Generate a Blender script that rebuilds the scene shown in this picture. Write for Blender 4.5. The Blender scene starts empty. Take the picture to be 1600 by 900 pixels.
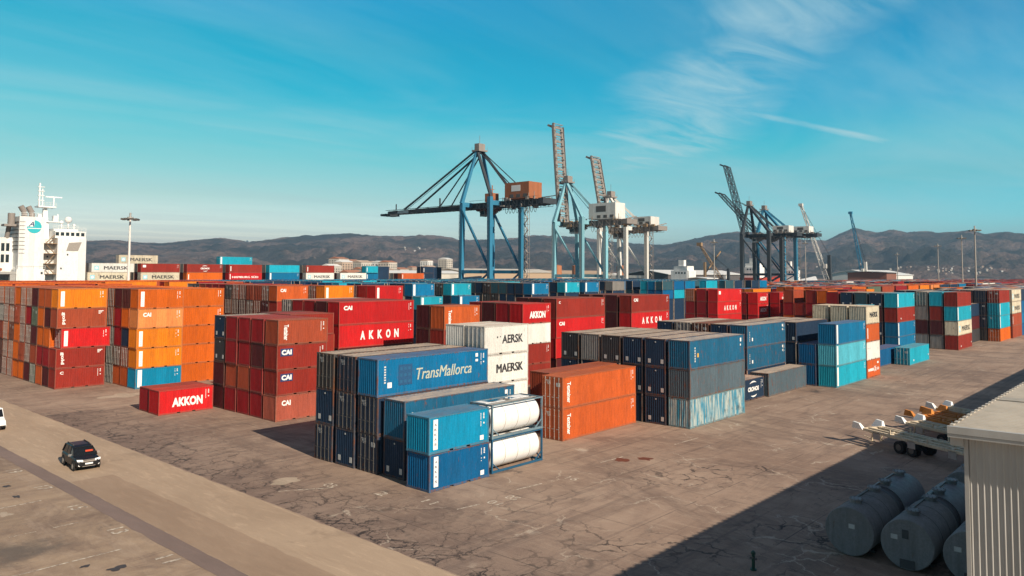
import bpy, bmesh, math, random
from math import radians as R, sin, cos, pi
from mathutils import Vector, Matrix, noise
random.seed(7)
S = bpy.context.scene
COL = S.collection
# ------------------------------------------------------------------ camera
HC = 15.44; YAW = .73502; PITCH = .055168; ROLL = .0048167; F = 1202.29
fw = Vector((cos(YAW)*cos(PITCH), sin(YAW)*cos(PITCH), sin(PITCH)))
r0 = Vector((sin(YAW), -cos(YAW), 0)); u0 = r0.cross(fw)
rt = r0*cos(ROLL) + u0*sin(ROLL); up = u0*cos(ROLL) - r0*sin(ROLL)
cd = bpy.data.cameras.new('camera'); cam = bpy.data.objects.new('camera', cd); COL.objects.link(cam)
cam.matrix_world = Matrix(((rt.x, up.x, -fw.x, 0), (rt.y, up.y, -fw.y, 0), (rt.z, up.z, -fw.z, HC), (0, 0, 0, 1)))
cd.sensor_width = 36; cd.lens = F/1600*36; cd.shift_y = -(450-358.66)/1600
cd.clip_start = .5; cd.clip_end = 40000
S.camera = cam
S.render.resolution_x = 1024; S.render.resolution_y = 576
S.view_settings.view_transform = 'Standard'; S.view_settings.look = 'None'
S.view_settings.exposure = 0.4; S.view_settings.gamma = 1
# ------------------------------------------------------------------ sky and sun
SUN_EL = R(32); SX, SY = -.14, -.99
w = bpy.data.worlds.new('World'); S.world = w; w.use_nodes = True
nt = w.node_tree; N = nt.nodes; LK = nt.links
for n in list(N): N.remove(n)
def nd(tree, typ, **kw):
    n = tree.nodes.new(typ)
    for k, v in kw.items():
        if k in n.inputs: n.inputs[k].default_value = v
        else: setattr(n, k, v)
    return n
sky = nd(nt, 'ShaderNodeTexSky', sky_type='NISHITA', sun_disc=False, sun_elevation=SUN_EL, sun_rotation=math.atan2(SX, SY), air_density=1.0, dust_density=.6, ozone_density=2.0)
geo = nd(nt, 'ShaderNodeTexCoord')
sep = nd(nt, 'ShaderNodeSeparateXYZ'); LK.new(geo.outputs['Generated'], sep.inputs[0])
def ramp(pts):
    n = nd(nt, 'ShaderNodeValToRGB'); cr = n.color_ramp
    cr.elements[0].position = pts[0][0]; cr.elements[0].color = (*pts[0][1], 1); cr.elements[1].position = pts[-1][0]; cr.elements[1].color = (*pts[-1][1], 1)
    for z, c in pts[1:-1]: e = cr.elements.new(z); e.color = (*c, 1)
    LK.new(sep.outputs['Z'], n.inputs[0]); return n.outputs[0]
UP = [(.345, (.0, 1.95, 2.15)), (.43, (.25, .80, 1.2)), (.55, (.95, .62, .95)), (.75, (1.1, .65, .95))]
SKY_R = [(0.0, (1.059, 2.704, 3.001)), (0.061, (1.059, 2.704, 3.001)), (0.116, (0.365, 2.137, 2.072)), (0.157, (0.016, 2.203, 2.144)), (0.204, (0.0, 1.984, 2.238)), (0.237, (0.0, 1.977, 2.266)), (0.285, (0.0, 1.802, 2.183))]
SKY_L = [(0.0, (3.866, 3.299, 3.082)), (0.039, (3.866, 3.299, 3.082)), (0.091, (1.879, 2.088, 1.727)), (0.139, (0.880, 1.975, 1.584)), (0.186, (0.385, 1.974, 1.635)), (0.232, (0.019, 1.837, 1.671)), (0.280, (0.0, 1.886, 1.742))]
fz = nd(nt, 'ShaderNodeMapRange'); LK.new(sep.outputs['Y'], fz.inputs[0]); fz.inputs[1].default_value = .15; fz.inputs[2].default_value = .93
tmix = nd(nt, 'ShaderNodeMix', data_type='RGBA'); LK.new(fz.outputs[0], tmix.inputs[0]); LK.new(ramp(SKY_R+UP), tmix.inputs[6]); LK.new(ramp(SKY_L+UP), tmix.inputs[7])
mul = nd(nt, 'ShaderNodeMix', data_type='RGBA', blend_type='MULTIPLY'); mul.inputs[0].default_value = 1
LK.new(sky.outputs[0], mul.inputs[6]); LK.new(tmix.outputs[2], mul.inputs[7])
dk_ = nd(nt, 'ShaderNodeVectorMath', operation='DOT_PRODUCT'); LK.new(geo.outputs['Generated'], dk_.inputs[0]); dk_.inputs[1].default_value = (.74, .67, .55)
dr_ = nd(nt, 'ShaderNodeMapRange'); LK.new(dk_.outputs['Value'], dr_.inputs[0]); dr_.inputs[1].default_value = -.25; dr_.inputs[2].default_value = .40; dr_.inputs[3].default_value = .22  # unseen sky behind the camera darkened to cut fill on end faces
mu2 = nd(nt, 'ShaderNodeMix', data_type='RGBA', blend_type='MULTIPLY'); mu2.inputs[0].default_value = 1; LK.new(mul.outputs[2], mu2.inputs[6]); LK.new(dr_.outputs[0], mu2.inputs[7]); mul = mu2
# cirrus on a high flat layer: direction / height
mx = nd(nt, 'ShaderNodeMath', operation='MAXIMUM'); mx.inputs[1].default_value = .03; LK.new(sep.outputs['Z'], mx.inputs[0])
px_ = nd(nt, 'ShaderNodeMath', operation='DIVIDE'); py_ = nd(nt, 'ShaderNodeMath', operation='DIVIDE')
LK.new(sep.outputs['X'], px_.inputs[0]); LK.new(mx.outputs[0], px_.inputs[1])
LK.new(sep.outputs['Y'], py_.inputs[0]); LK.new(mx.outputs[0], py_.inputs[1])
cmb = nd(nt, 'ShaderNodeCombineXYZ'); LK.new(px_.outputs[0], cmb.inputs[0]); LK.new(py_.outputs[0], cmb.inputs[1])
def cirrus(rot, sx, sy, loc, lo, hi, amt, detail=8, dist=1.2, sc=1.0):
    mp = nd(nt, 'ShaderNodeMapping'); mp.inputs['Rotation'].default_value = (0, 0, rot); mp.inputs['Scale'].default_value = (sx, sy, 1); mp.inputs['Location'].default_value = loc
    mp.vector_type = 'POINT'
    LK.new(cmb.outputs[0], mp.inputs[0])
    no = nd(nt, 'ShaderNodeTexNoise', Scale=sc, Detail=detail, Roughness=.6, Distortion=dist)
    LK.new(mp.outputs[0], no.inputs['Vector'])
    mr = nd(nt, 'ShaderNodeMapRange'); mr.inputs[1].default_value = lo; mr.inputs[2].default_value = hi; mr.inputs[4].default_value = amt
    LK.new(no.outputs[0], mr.inputs[0]); return mr.outputs[0]
def band(x0, y0, x1, y1, w0, w1):   # soft band along a line on the cloud layer, wobbling with noise
    d = Vector((x1-x0, y1-y0)); Ln = d.length; d /= Ln
    def dot(ax, ay, c):
        n = nd(nt, 'ShaderNodeVectorMath', operation='DOT_PRODUCT'); LK.new(cmb.outputs[0], n.inputs[0]); n.inputs[1].default_value = (ax, ay, 0)
        m = nd(nt, 'ShaderNodeMath', operation='ADD'); LK.new(n.outputs['Value'], m.inputs[0]); m.inputs[1].default_value = c; return m.outputs[0]
    def m2(op, a, b_):
        m = nd(nt, 'ShaderNodeMath', operation=op)
        for i, v in ((0, a), (1, b_)):
            if isinstance(v, (int, float)): m.inputs[i].default_value = v
            else: LK.new(v, m.inputs[i])
        return m.outputs[0]
    al = dot(d.x/Ln, d.y/Ln, -(x0*d.x+y0*d.y)/Ln); ac = m2('ABSOLUTE', dot(-d.y, d.x, x0*d.y-y0*d.x), 0)
    no = nd(nt, 'ShaderNodeTexNoise', Scale=.8, Detail=4, Roughness=.6); LK.new(cmb.outputs[0], no.inputs['Vector'])
    ac = m2('ADD', ac, m2('MULTIPLY', m2('SUBTRACT', no.outputs[0], .5), w0*1.6))
    wd = m2('ADD', m2('MULTIPLY', al, w1-w0), w0)
    g = m2('SUBTRACT', 1.0, m2('DIVIDE', ac, wd)); mr = nd(nt, 'ShaderNodeMapRange', interpolation_type='SMOOTHSTEP'); LK.new(g, mr.inputs[0]); mr.inputs[2].default_value = .9
    e1 = nd(nt, 'ShaderNodeMapRange', interpolation_type='SMOOTHSTEP'); LK.new(al, e1.inputs[0]); e1.inputs[1].default_value = -.25; e1.inputs[2].default_value = .1
    e2 = nd(nt, 'ShaderNodeMapRange', interpolation_type='SMOOTHSTEP'); LK.new(al, e2.inputs[0]); e2.inputs[1].default_value = 1.2; e2.inputs[2].default_value = .85
    return m2('MULTIPLY', m2('MULTIPLY', mr.outputs[0], e1.outputs[0]), e2.outputs[0])
def mm2(op, a, b_):
    m = nd(nt, 'ShaderNodeMath', operation=op)
    for i, v in ((0, a), (1, b_)):
        if isinstance(v, (int, float)): m.inputs[i].default_value = v
        else: LK.new(v, m.inputs[i])
    return m.outputs[0]
f1 = cirrus(.95, .8, 2.6, (3.1, 1.2, 0), .30, .72, .66, 8, 1.4)
f2 = cirrus(.10, .4, 1.6, (1.3, 5.2, 0), .28, .80, .50, 7, .8)
c1 = mm2('MULTIPLY', band(2.45, .80, 6.4, 4.1, .50, 1.0), f1)
c1b = mm2('MULTIPLY', band(5.2, 3.3, 8.6, 3.6, .5, .8), f2)
c3 = mm2('MULTIPLY', band(4.5, 2.1, 6.4, 1.75, .08, .16), mm2('MULTIPLY', f2, 1.9))
c3b = mm2('MULTIPLY', band(4.7, .95, 5.6, .60, .10, .3), mm2('MULTIPLY', f2, 1.2))
c4 = mm2('MULTIPLY', band(.0, 5.2, 4.0, 4.6, .9, 1.1), mm2('MULTIPLY', f2, .75))
c2 = cirrus(.62, .16, .5, (7.3, 4.4, 0), .36, .80, .42, 7, .9)
mx_ = c2
for c_ in (c1, c1b, c3, c3b, c4): mx_ = mm2('MAXIMUM', mx_, c_)
mxx = nd(nt, 'ShaderNodeMath', operation='MINIMUM'); LK.new(mx_, mxx.inputs[0]); mxx.inputs[1].default_value = .8
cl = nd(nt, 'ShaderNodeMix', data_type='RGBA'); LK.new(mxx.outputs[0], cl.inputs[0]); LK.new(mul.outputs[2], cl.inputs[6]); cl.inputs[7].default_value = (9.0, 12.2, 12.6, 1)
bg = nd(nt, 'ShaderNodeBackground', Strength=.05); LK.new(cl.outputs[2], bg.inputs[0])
wo = nd(nt, 'ShaderNodeOutputWorld'); LK.new(bg.outputs[0], wo.inputs[0])
sl = bpy.data.lights.new('sun', 'SUN'); sl.energy = 5.0; sl.angle = R(.5); sl.color = (1, .865, .70)
so = bpy.data.objects.new('sun', sl); COL.objects.link(so)
sd = Vector((SX*cos(SUN_EL), SY*cos(SUN_EL), sin(SUN_EL)))
so.rotation_euler = sd.to_track_quat('Z', 'Y').to_euler()

# ------------------------------------------------------------------ materials
def mat(name, col=(.5, .5, .5), rough=.6, metal=0, fn=None, spec=.5):
    m = bpy.data.materials.new(name); m.use_nodes = True; t = m.node_tree
    b = t.nodes['Principled BSDF']; b.inputs['Base Color'].default_value = (*col, 1); b.inputs['Roughness'].default_value = rough
    b.inputs['Metallic'].default_value = metal; b.inputs['Specular IOR Level'].default_value = spec
    if fn: fn(t, b)
    return m
def L(t, a, b): t.links.new(a, b)
def mixc(t, fac, a, b, bt='MIX'):
    m = nd(t, 'ShaderNodeMix', data_type='RGBA', blend_type=bt)
    for i, v in ((0, fac), (6, a), (7, b)):
        if hasattr(v, 'links') or isinstance(v, bpy.types.NodeSocket): L(t, v, m.inputs[i])
        elif i == 0: m.inputs[0].default_value = v
        else: m.inputs[i].default_value = (*v, 1)
    return m.outputs[2]
def noi(t, vec, scale, detail=4, rough=.55, dist=0, sc=(1, 1, 1), lo=None, hi=None, a=0, b=1):
    mp = nd(t, 'ShaderNodeMapping'); mp.inputs['Scale'].default_value = sc; L(t, vec, mp.inputs[0])
    n = nd(t, 'ShaderNodeTexNoise', Scale=scale, Detail=detail, Roughness=rough, Distortion=dist); L(t, mp.outputs[0], n.inputs['Vector'])
    if lo is None: return n.outputs[0]
    r = nd(t, 'ShaderNodeMapRange'); L(t, n.outputs[0], r.inputs[0])
    for i, v in ((1, lo), (2, hi), (3, a), (4, b)): r.inputs[i].default_value = v
    return r.outputs[0]
def mth(t, op, a, b=0.0):
    m = nd(t, 'ShaderNodeMath', operation=op)
    for i, v in ((0, a), (1, b)):
        if isinstance(v, bpy.types.NodeSocket): L(t, v, m.inputs[i])
        else: m.inputs[i].default_value = v
    return m.outputs[0]
def objvec(t, rnd=True):
    tc = nd(t, 'ShaderNodeTexCoord')
    if not rnd: return tc.outputs['Object'], None
    oi = nd(t, 'ShaderNodeObjectInfo')
    sc = nd(t, 'ShaderNodeVectorMath', operation='SCALE'); L(t, oi.outputs['Location'], sc.inputs[0]); sc.inputs[3].default_value = 3.7
    ad = nd(t, 'ShaderNodeVectorMath', operation='ADD'); L(t, tc.outputs['Object'], ad.inputs[0]); L(t, sc.outputs[0], ad.inputs[1])
    return ad.outputs[0], oi.outputs['Random']
RUST = (.16, .055, .022)
def painted(col, fade=.35, rust=.5, dust=0.0, streak=.4, dustcol=(.30, .235, .17)):
    def fn(t, b):
        v, rnd = objvec(t)
        pale = tuple(c*.92 + .018 for c in col)
        c = mixc(t, noi(t, v, .7, 5, .6, 0, lo=.42, hi=.72, a=0, b=fade), col, pale)
        st = noi(t, v, 5.5, 4, .6, 0, (1, 1, .12), .45, .75, 0, streak)
        c = mixc(t, st, c, tuple(x*.45 for x in col))
        fine = noi(t, v, 9, 3, .7, 0, lo=.3, hi=.7, a=.86, b=1.12)
        c = mixc(t, 1.0, c, mth(t, 'MULTIPLY', fine, mth(t, 'ADD', mth(t, 'MULTIPLY', rnd, .22), .88)), 'MULTIPLY')
        sx_ = nd(t, 'ShaderNodeSeparateXYZ'); L(t, v, sx_.inputs[0])
        wn = nd(t, 'ShaderNodeTexWhiteNoise', noise_dimensions='2D'); cb_ = nd(t, 'ShaderNodeCombineXYZ')
        L(t, mth(t, 'FLOOR', mth(t, 'MULTIPLY', sx_.outputs[0], .72)), cb_.inputs[0]); L(t, mth(t, 'FLOOR', mth(t, 'MULTIPLY', sx_.outputs[1], .72)), cb_.inputs[1]); L(t, cb_.outputs[0], wn.inputs[0])
        c = mixc(t, 1.0, c, mth(t, 'ADD', mth(t, 'MULTIPLY', wn.outputs[0], .16), .90), 'MULTIPLY')
        grime = noi(t, v, 1.7, 7, .75, .2, (1, 1, .35), .48, .72, 0, .5)
        c = mixc(t, grime, c, tuple(x*.55+.012 for x in col))
        scuff = noi(t, v, 7, 6, .75, .3, (.5, 1, 1.5), .66, .72, 0, .5)
        c = mixc(t, scuff, c, tuple(x*.6+.16 for x in col))
        bp_ = nd(t, 'ShaderNodeBump', Strength=.35, Distance=.05); L(t, noi(t, v, 1.6, 3, .5), bp_.inputs['Height']); L(t, bp_.outputs[0], b.inputs['Normal'])
        if dust: c = mixc(t, noi(t, v, 1.1, 6, .7, .3, (.45, 1, 1), .34, .62, dust*.45, dust), c, dustcol)
        run = noi(t, v, 9, 4, .6, 0, (1, 1, .045), .70-.06*rust, .80-.06*rust, 0, .25+.45*min(rust, 1))
        c = mixc(t, run, c, tuple(x*.35+r_*.65 for x, r_ in zip(col, RUST)))
        rm = noi(t, v, 3.2, 8, .72, .3, (1, 1, .28), .69-.13*rust, .80-.12*rust, 0, .8)
        c = mixc(t, rm, c, RUST)
        L(t, c, b.inputs['Base Color'])
        L(t, noi(t, v, 3, 3, lo=.3, hi=.7, a=.5, b=.75), b.inputs['Roughness']); b.inputs['Specular IOR Level'].default_value = .2
    return fn
PAL = {  # code: words, base colour
 'or': ('bright orange', (.62, .120, .008)), 'am': ('amber orange', (.72, .20, .008)), 'ob': ('rusty orange', (.50, .095, .020)), 'ct': ('bright azure', (.0, .235, .42)),
 'rb': ('brick red', (.285, .026, .016)), 'rd': ('bright red', (.52, .011, .013)), 'tm': ('mid blue', (.0, .145, .33)), 'pr': ('pale brick red', (.40, .095, .06)), 'cr': ('crimson', (.30, .010, .014)), 'mr': ('dark maroon', (.085, .012, .014)),
 'nb': ('dark navy', (.012, .034, .075)), 'bl': ('deep blue', (.0, .105, .27)), 'mb': ('mid blue', (.0, .155, .33)), 'cy': ('turquoise', (.008, .36, .50)),
 'lc': ('pale cyan', (.08, .42, .54)), 'wh': ('white', (.74, .73, .69)), 'iv': ('weathered ivory', (.62, .56, .43)), 'gr': ('grey', (.23, .22, .21)),
 'gb': ('grey blue', (.085, .125, .155)), 'tb': ('faded blue', (.009, .105, .205)), 'te': ('dusty teal', (.03, .09, .12)), 'pe': ('peach orange', (.72, .24, .07)),
 'gn': ('grey green', (.11, .15, .11)), 'gy': ('charcoal', (.045, .045, .05)), 'tw': ('streaked pale teal', (.13, .30, .36)), 'br': ('brown', (.17, .06, .04)), 'dr': ('dull rust red', (.34, .062, .026))}
RU = {'tb': 1.0, 'tm': .8, 'bl': .7, 'tw': .9, 'gb': 1.1, 'gy': .8, 'iv': 1.0, 'wh': .35, 'gr': .8, 'nb': .5, 'te': .8}
MP = {k: mat('paint_'+k, v[1], .5, fn=painted(v[1], .30, RU.get(k, .38), 0, .45 if k not in ('wh', 'iv') else .12)) for k, v in PAL.items()}
MD = {k: mat('door_'+k, v[1], .5, fn=painted(v[1], .3, .8, .06, .5)) for k, v in PAL.items()}
MR = {k: mat('roofpaint_'+k, v[1], .7, fn=painted(v[1], .4, .95, .85 if k in ('nb', 'tb', 'gb', 'gr', 'wh', 'gy', 'te', 'tw', 'iv') else .30, .1, (.60, .46, .34) if k in ('nb', 'gb', 'gr', 'wh', 'gy', 'te', 'tw', 'iv', 'tb') else (.40, .19, .11))) for k, v in PAL.items()}
MF = {k: mat('framepaint_'+k, v[1], .6, fn=painted(tuple(c*.85 for c in v[1]), .3, 1.6 if RU.get(k, 0) > .4 else .95, 0.22, .3)) for k, v in PAL.items()}
def streaky(t, b):
    v, _ = objvec(t)
    c = mixc(t, noi(t, v, 3.2, 5, .65, 0, (1, 1, .10), .40, .60), (.03, .22, .34), (.42, .47, .44))
    c = mixc(t, noi(t, v, 6, 5, .7, 0, (1, 1, .16), .52, .72, 0, .8), c, (.13, .12, .10))
    c = mixc(t, noi(t, v, 1.4, 4, .6, 0, (1, 1, .6), .60, .70, 0, .7), c, (.035, .06, .08))
    L(t, c, b.inputs['Base Color'])
MP['tw'] = mat('paint_streaked', rough=.6, fn=streaky, spec=.28)
M = {}
def solid(name, col, rough=.5, metal=0, fade=.25, rust=0.0, dust=0.0, streak=.2):
    M[name] = mat(name, col, rough, metal, painted(col, fade, rust, dust, streak) if rust else None); return M[name]
def plain(name, col, rough=.5, metal=0, var=.12, scale=3):
    def fn(t, b):
        v, _ = objvec(t, False)
        L(t, mixc(t, 1.0, col, noi(t, v, scale, 5, .6, lo=.3, hi=.7, a=1-var, b=1+var), 'MULTIPLY'), b.inputs['Base Color'])
    M[name] = mat(name, col, rough, metal, fn); return M[name]
plain('void_shade', (.008, .008, .009), .9); plain('galv', (.42, .40, .37), .45, .3); plain('galv_dark', (.12, .11, .10), .6, .3)
plain('letter_white', (.80, .80, .78), .6, 0, .05); plain('letter_black', (.03, .03, .035), .6); plain('letter_navy', (.02, .04, .13), .6)
plain('letter_sage', (.42, .45, .37), .7, 0, .3, 12); plain('logo_navy', (.012, .07, .17), .6, 0, .3, 10); plain('star_blue', (.30, .58, .66), .6)
plain('amber_label', (.65, .38, .05), .6); plain('silver_stencil', (.55, .56, .55), .6)
plain('tank_white', (.78, .79, .78), .35, 0, .08, 2)
solid('crane_blue', (.035, .20, .34), .5, 0, .4, .35); solid('crane_deep', (.02, .10, .19), .5, 0, .3, .5); solid('crane_light', (.22, .47, .56), .5, 0, .4, .45)
solid('crane_grey', (.27, .24, .22), .6, 0, .4, .6); solid('crane_white', (.72, .71, .67), .5, 0, .3, .35); solid('crane_dark', (.045, .055, .065), .6, 0, .4, .6); solid('crane_tan', (.36, .24, .14), .6, 0, .4, .5)
solid('crane_orange', (.40, .145, .065), .5, 0, .3, .25); solid('crane_green', (.10, .16, .11), .6, 0, .3, .5)
solid('ship_white', (.80, .80, .78), .4, 0, .1, .12, 0, .05); plain('ship_glass', (.02, .03, .035), .15); solid('ship_hull', (.02, .03, .05), .5, 0, .2, .4); plain('ship_teal', (.02, .42, .48), .5)
plain('rubber', (.012, .012, .013), .85); solid('steel_black', (.02, .02, .022), .6, 0, .3, .9); solid('trailer_cream', (.66, .55, .40), .6, 0, .3, .7); solid('trailer_orange', (.60, .23, .05), .6, 0, .3, .8)
plain('glass_dark', (.01, .012, .014), .08); plain('car_black', (.006, .006, .008), .38, 0, .05); plain('chrome', (.75, .75, .75), .2, .9, .02); plain('lens', (.85, .85, .85), .12)
plain('seat_red', (.55, .06, .02), .7); plain('plate', (.8, .8, .8), .5, 0, .03); plain('pole_grey', (.33, .31, .28), .6); plain('pole_white', (.72, .70, .66), .6)

# ------------------------------------------------------------------ mesh builder
class MB:
    def __init__(s): s.v = []; s.f = []; s.m = []
    def add(s, vs, fs, mi=0):
        k = len(s.v); s.v += [tuple(p) for p in vs]; s.f += [tuple(i+k for i in f) for f in fs]; s.m += [mi]*len(fs); return s
    def box(s, x0, y0, z0, x1, y1, z1, mi=0):
        return s.add([(x0, y0, z0), (x1, y0, z0), (x1, y1, z0), (x0, y1, z0), (x0, y0, z1), (x1, y0, z1), (x1, y1, z1), (x0, y1, z1)],
                     [(0, 3, 2, 1), (4, 5, 6, 7), (0, 1, 5, 4), (1, 2, 6, 5), (2, 3, 7, 6), (3, 0, 4, 7)], mi)
    def beam(s, p, q, a, b=None, mi=0, a2=None, b2=None, upv=(0, 0, 1)):
        p = Vector(p); q = Vector(q); b = b or a; a2 = a2 or a; b2 = b2 or b
        d = (q-p).normalized(); u = Vector(upv)
        if abs(d.dot(u)) > .98: u = Vector((1, 0, 0))
        x = d.cross(u).normalized(); y = x.cross(d).normalized()
        vs = [p+x*i*a/2+y*j*b/2 for i, j in ((-1, -1), (1, -1), (1, 1), (-1, 1))] + [q+x*i*a2/2+y*j*b2/2 for i, j in ((-1, -1), (1, -1), (1, 1), (-1, 1))]
        return s.add(vs, [(3, 2, 1, 0), (4, 5, 6, 7), (0, 1, 5, 4), (1, 2, 6, 5), (2, 3, 7, 6), (3, 0, 4, 7)], mi)
    def cyl(s, p, q, r, n=10, mi=0, r2=None, caps=True):
        p = Vector(p); q = Vector(q); r2 = r if r2 is None else r2
        d = (q-p).normalized(); u = Vector((0, 0, 1)) if abs(d.z) < .98 else Vector((1, 0, 0))
        x = d.cross(u).normalized(); y = d.cross(x)
        vs = []
        for c, rr in ((p, r), (q, r2)):
            vs += [c+(x*cos(2*pi*i/n)+y*sin(2*pi*i/n))*rr for i in range(n)]
        fs = [(i, (i+1) % n, n+(i+1) % n, n+i) for i in range(n)]
        if caps: fs += [tuple(range(n))[::-1], tuple(range(n, 2*n))]
        return s.add(vs, fs, mi)
    def lattice(s, p, q, w0, w1, n, t, mi=0, t2=None):
        p = Vector(p); q = Vector(q); d = (q-p).normalized(); u = Vector((1, 0, 0)) if abs(d.x) < .7 else Vector((0, 1, 0))
        x = (u-d*u.dot(d)).normalized(); y = d.cross(x); t2 = t2 or t*.6
        C = lambda k, i, j: p.lerp(q, k/n)+(x*i+y*j)*(w0+(w1-w0)*k/n)/2
        cs = [(-1, -1), (1, -1), (1, 1), (-1, 1)]
        for i, j in cs: s.beam(C(0, i, j), C(n, i, j), t, mi=mi)
        for k in range(n):
            for a in range(4):
                A, B = cs[a], cs[(a+1) % 4]
                if k % 2: A, B = B, A
                s.beam(C(k, *A), C(k+1, *B), t2, mi=mi)
                s.beam(C(k, *A), C(k, *B), t2*.8, mi=mi)
        return s
    def mesh(s, name, mats):
        me = bpy.data.meshes.new(name); me.from_pydata(s.v, [], s.f)
        for m in mats: me.materials.append(m)
        for p, i in zip(me.polygons, s.m): p.material_index = i
        me.update(); return me
    def build(s, name, mats, parent=None, smooth=False, loc=None):
        if not isinstance(mats, (list, tuple)): mats = [mats]
        me = s.mesh(name, mats)
        if smooth:
            for p in me.polygons: p.use_smooth = True
        o = bpy.data.objects.new(name, me); COL.objects.link(o)
        if parent: o.parent = parent
        if loc: o.location = loc
        return o
def tag(o, label, cat, group=None, kind=None):
    if kind: o['kind'] = kind
    if label: o['label'] = label
    if cat: o['category'] = cat
    if group: o['group'] = group
    return o
def thing(name, label, cat, loc=(0, 0, 0), rz=0, group=None):
    o = bpy.data.objects.new(name, None); o.empty_display_size = .3; COL.objects.link(o); o.location = loc; o.rotation_euler = (0, 0, rz)
    return tag(o, label, cat, group)
def copy_tree(o, parent=None, keep_group=True):
    c = o.copy(); COL.objects.link(c)
    if parent: c.parent = parent
    for ch in o.children: copy_tree(ch, c)
    return c

# ------------------------------------------------------------------ ground
gp = MB(); gp.add([(-3000, -9000, 0), (14000, -9000, 0), (14000, 12000, 0), (-3000, 12000, 0)], [(0, 1, 2, 3)])
def ground_fn(t, b):
    tc = nd(t, 'ShaderNodeTexCoord'); v = tc.outputs['Object']
    sx = nd(t, 'ShaderNodeSeparateXYZ'); L(t, v, sx.inputs[0]); X = sx.outputs[0]; Y = sx.outputs[1]
    base = mixc(t, noi(t, v, .05, 6, .65, 1.0, lo=.35, hi=.65), (.258, .176, .130), (.392, .284, .212))
    base = mixc(t, mth(t, 'LESS_THAN', mth(t, 'ADD', X, mth(t, 'MULTIPLY', noi(t, v, .05, 3), 3.0)), 23.0), base, mixc(t, noi(t, v, .12, 6, .65, 1.0, lo=.35, hi=.65), (.31, .225, .155), (.40, .29, .20)))
    base = mixc(t, noi(t, v, .075, 7, .72, 1.2, (1, .55, 1), .50, .60, 0, .55), base, (.145, .100, .080))
    base = mixc(t, noi(t, v, .35, 7, .7, .6, lo=.44, hi=.70, a=0, b=.5), base, (.165, .108, .084))
    base = mixc(t, noi(t, v, 1.3, 8, .7, 1.5, (1, .22, 1), .49, .70, 0, .55), base, (.42, .32, .24))
    base = mixc(t, noi(t, v, .5, 8, .72, .8, (.22, 1, 1), .50, .68, 0, .5), base, (.135, .092, .074))
    # old cracked slab between the lane and the aisle
    wob = mth(t, 'MULTIPLY', mth(t, 'SUBTRACT', noi(t, v, .6, 4), .5), 1.2)
    ex = mth(t, 'ADD', X, wob)
    mask = mth(t, 'MULTIPLY', mth(t, 'GREATER_THAN', mth(t, 'ADD', X, mth(t, 'MULTIPLY', wob, .15)), 28.0), mth(t, 'LESS_THAN', Y, 92.0))
    strip = nd(t, 'ShaderNodeMapRange'); L(t, ex, strip.inputs[0])
    for i, k in ((1, 28.0), (2, 38.0), (3, 1.0), (4, .0)): strip.inputs[i].default_value = k
    far = noi(t, v, .045, 3, .5, 0, lo=.46, hi=.58)
    near = nd(t, 'ShaderNodeMapRange'); L(t, Y, near.inputs[0])
    for i, k in ((1, 29.0), (2, 40.0), (3, .9), (4, .0)): near.inputs[i].default_value = k
    dens = mth(t, 'MAXIMUM', strip.outputs[0], mth(t, 'MULTIPLY', mth(t, 'MULTIPLY', near.outputs[0], mth(t, 'LESS_THAN', X, 60.0)), noi(t, v, .09, 2, .5, lo=.45, hi=.6)))
    dv = nd(t, 'ShaderNodeTexNoise', Scale=.55, Detail=6, Roughness=.65); L(t, v, dv.inputs['Vector'])
    wv = nd(t, 'ShaderNodeMix', data_type='VECTOR'); wv.inputs[0].default_value = .12
    dvs = nd(t, 'ShaderNodeVectorMath', operation='MULTIPLY_ADD'); L(t, dv.outputs['Color'], dvs.inputs[0]); dvs.inputs[1].default_value = (2.4, 2.4, 0); L(t, v, dvs.inputs[2])
    def cracks(scale, width):
        vo = nd(t, 'ShaderNodeTexVoronoi', feature='DISTANCE_TO_EDGE', Scale=scale); L(t, dvs.outputs[0], vo.inputs['Vector'])
        r = nd(t, 'ShaderNodeMapRange'); L(t, vo.outputs['Distance'], r.inputs[0])
        for i, k in ((1, width*.35), (2, width), (3, 1.0), (4, 0.0)): r.inputs[i].default_value = k
        return r.outputs[0]
    patch = mth(t, 'MULTIPLY', mask, mth(t, 'MULTIPLY', strip.outputs[0], .5))
    base = mixc(t, patch, base, (.15, .108, .092))
    crk = mth(t, 'MULTIPLY', mth(t, 'MULTIPLY', mask, mth(t, 'MAXIMUM', cracks(.55, .045), mth(t, 'MULTIPLY', cracks(1.5, .05), mth(t, 'MULTIPLY', strip.outputs[0], .8)))), mth(t, 'MULTIPLY', dens, noi(t, v, .5, 2, .5, lo=.38, hi=.52)))
    base = mixc(t, crk, base, (.035, .027, .026))
    lc = mth(t, 'MULTIPLY', mth(t, 'MULTIPLY', mth(t, 'GREATER_THAN', X, 28.0), cracks(.30, .020)), noi(t, v, .20, 3, .6, lo=.52, hi=.60, b=.8))
    lc = mth(t, 'MULTIPLY', lc, mth(t, 'LESS_THAN', Y, 42.0))
    base = mixc(t, lc, base, (.46, .38, .30))
    oil = noi(t, v, .16, 7, .7, .5, lo=.62, hi=.70, a=0, b=.75)
    base = mixc(t, oil, base, (.05, .045, .045))
    tyre = mth(t, 'MULTIPLY', noi(t, v, .9, 4, .6, .2, (.02, 1.6, 1), .56, .64, 0, .32), mth(t, 'GREATER_THAN', X, 28.0))
    base = mixc(t, tyre, base, (.11, .08, .07))
    jx = mth(t, 'ABSOLUTE', mth(t, 'SUBTRACT', mth(t, 'FRACT', mth(t, 'DIVIDE', mth(t, 'ADD', Y, mth(t, 'MULTIPLY', wob, .05)), 7.5)), .5))
    jy = mth(t, 'ABSOLUTE', mth(t, 'SUBTRACT', mth(t, 'FRACT', mth(t, 'DIVIDE', X, 9.0)), .5))
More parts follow.
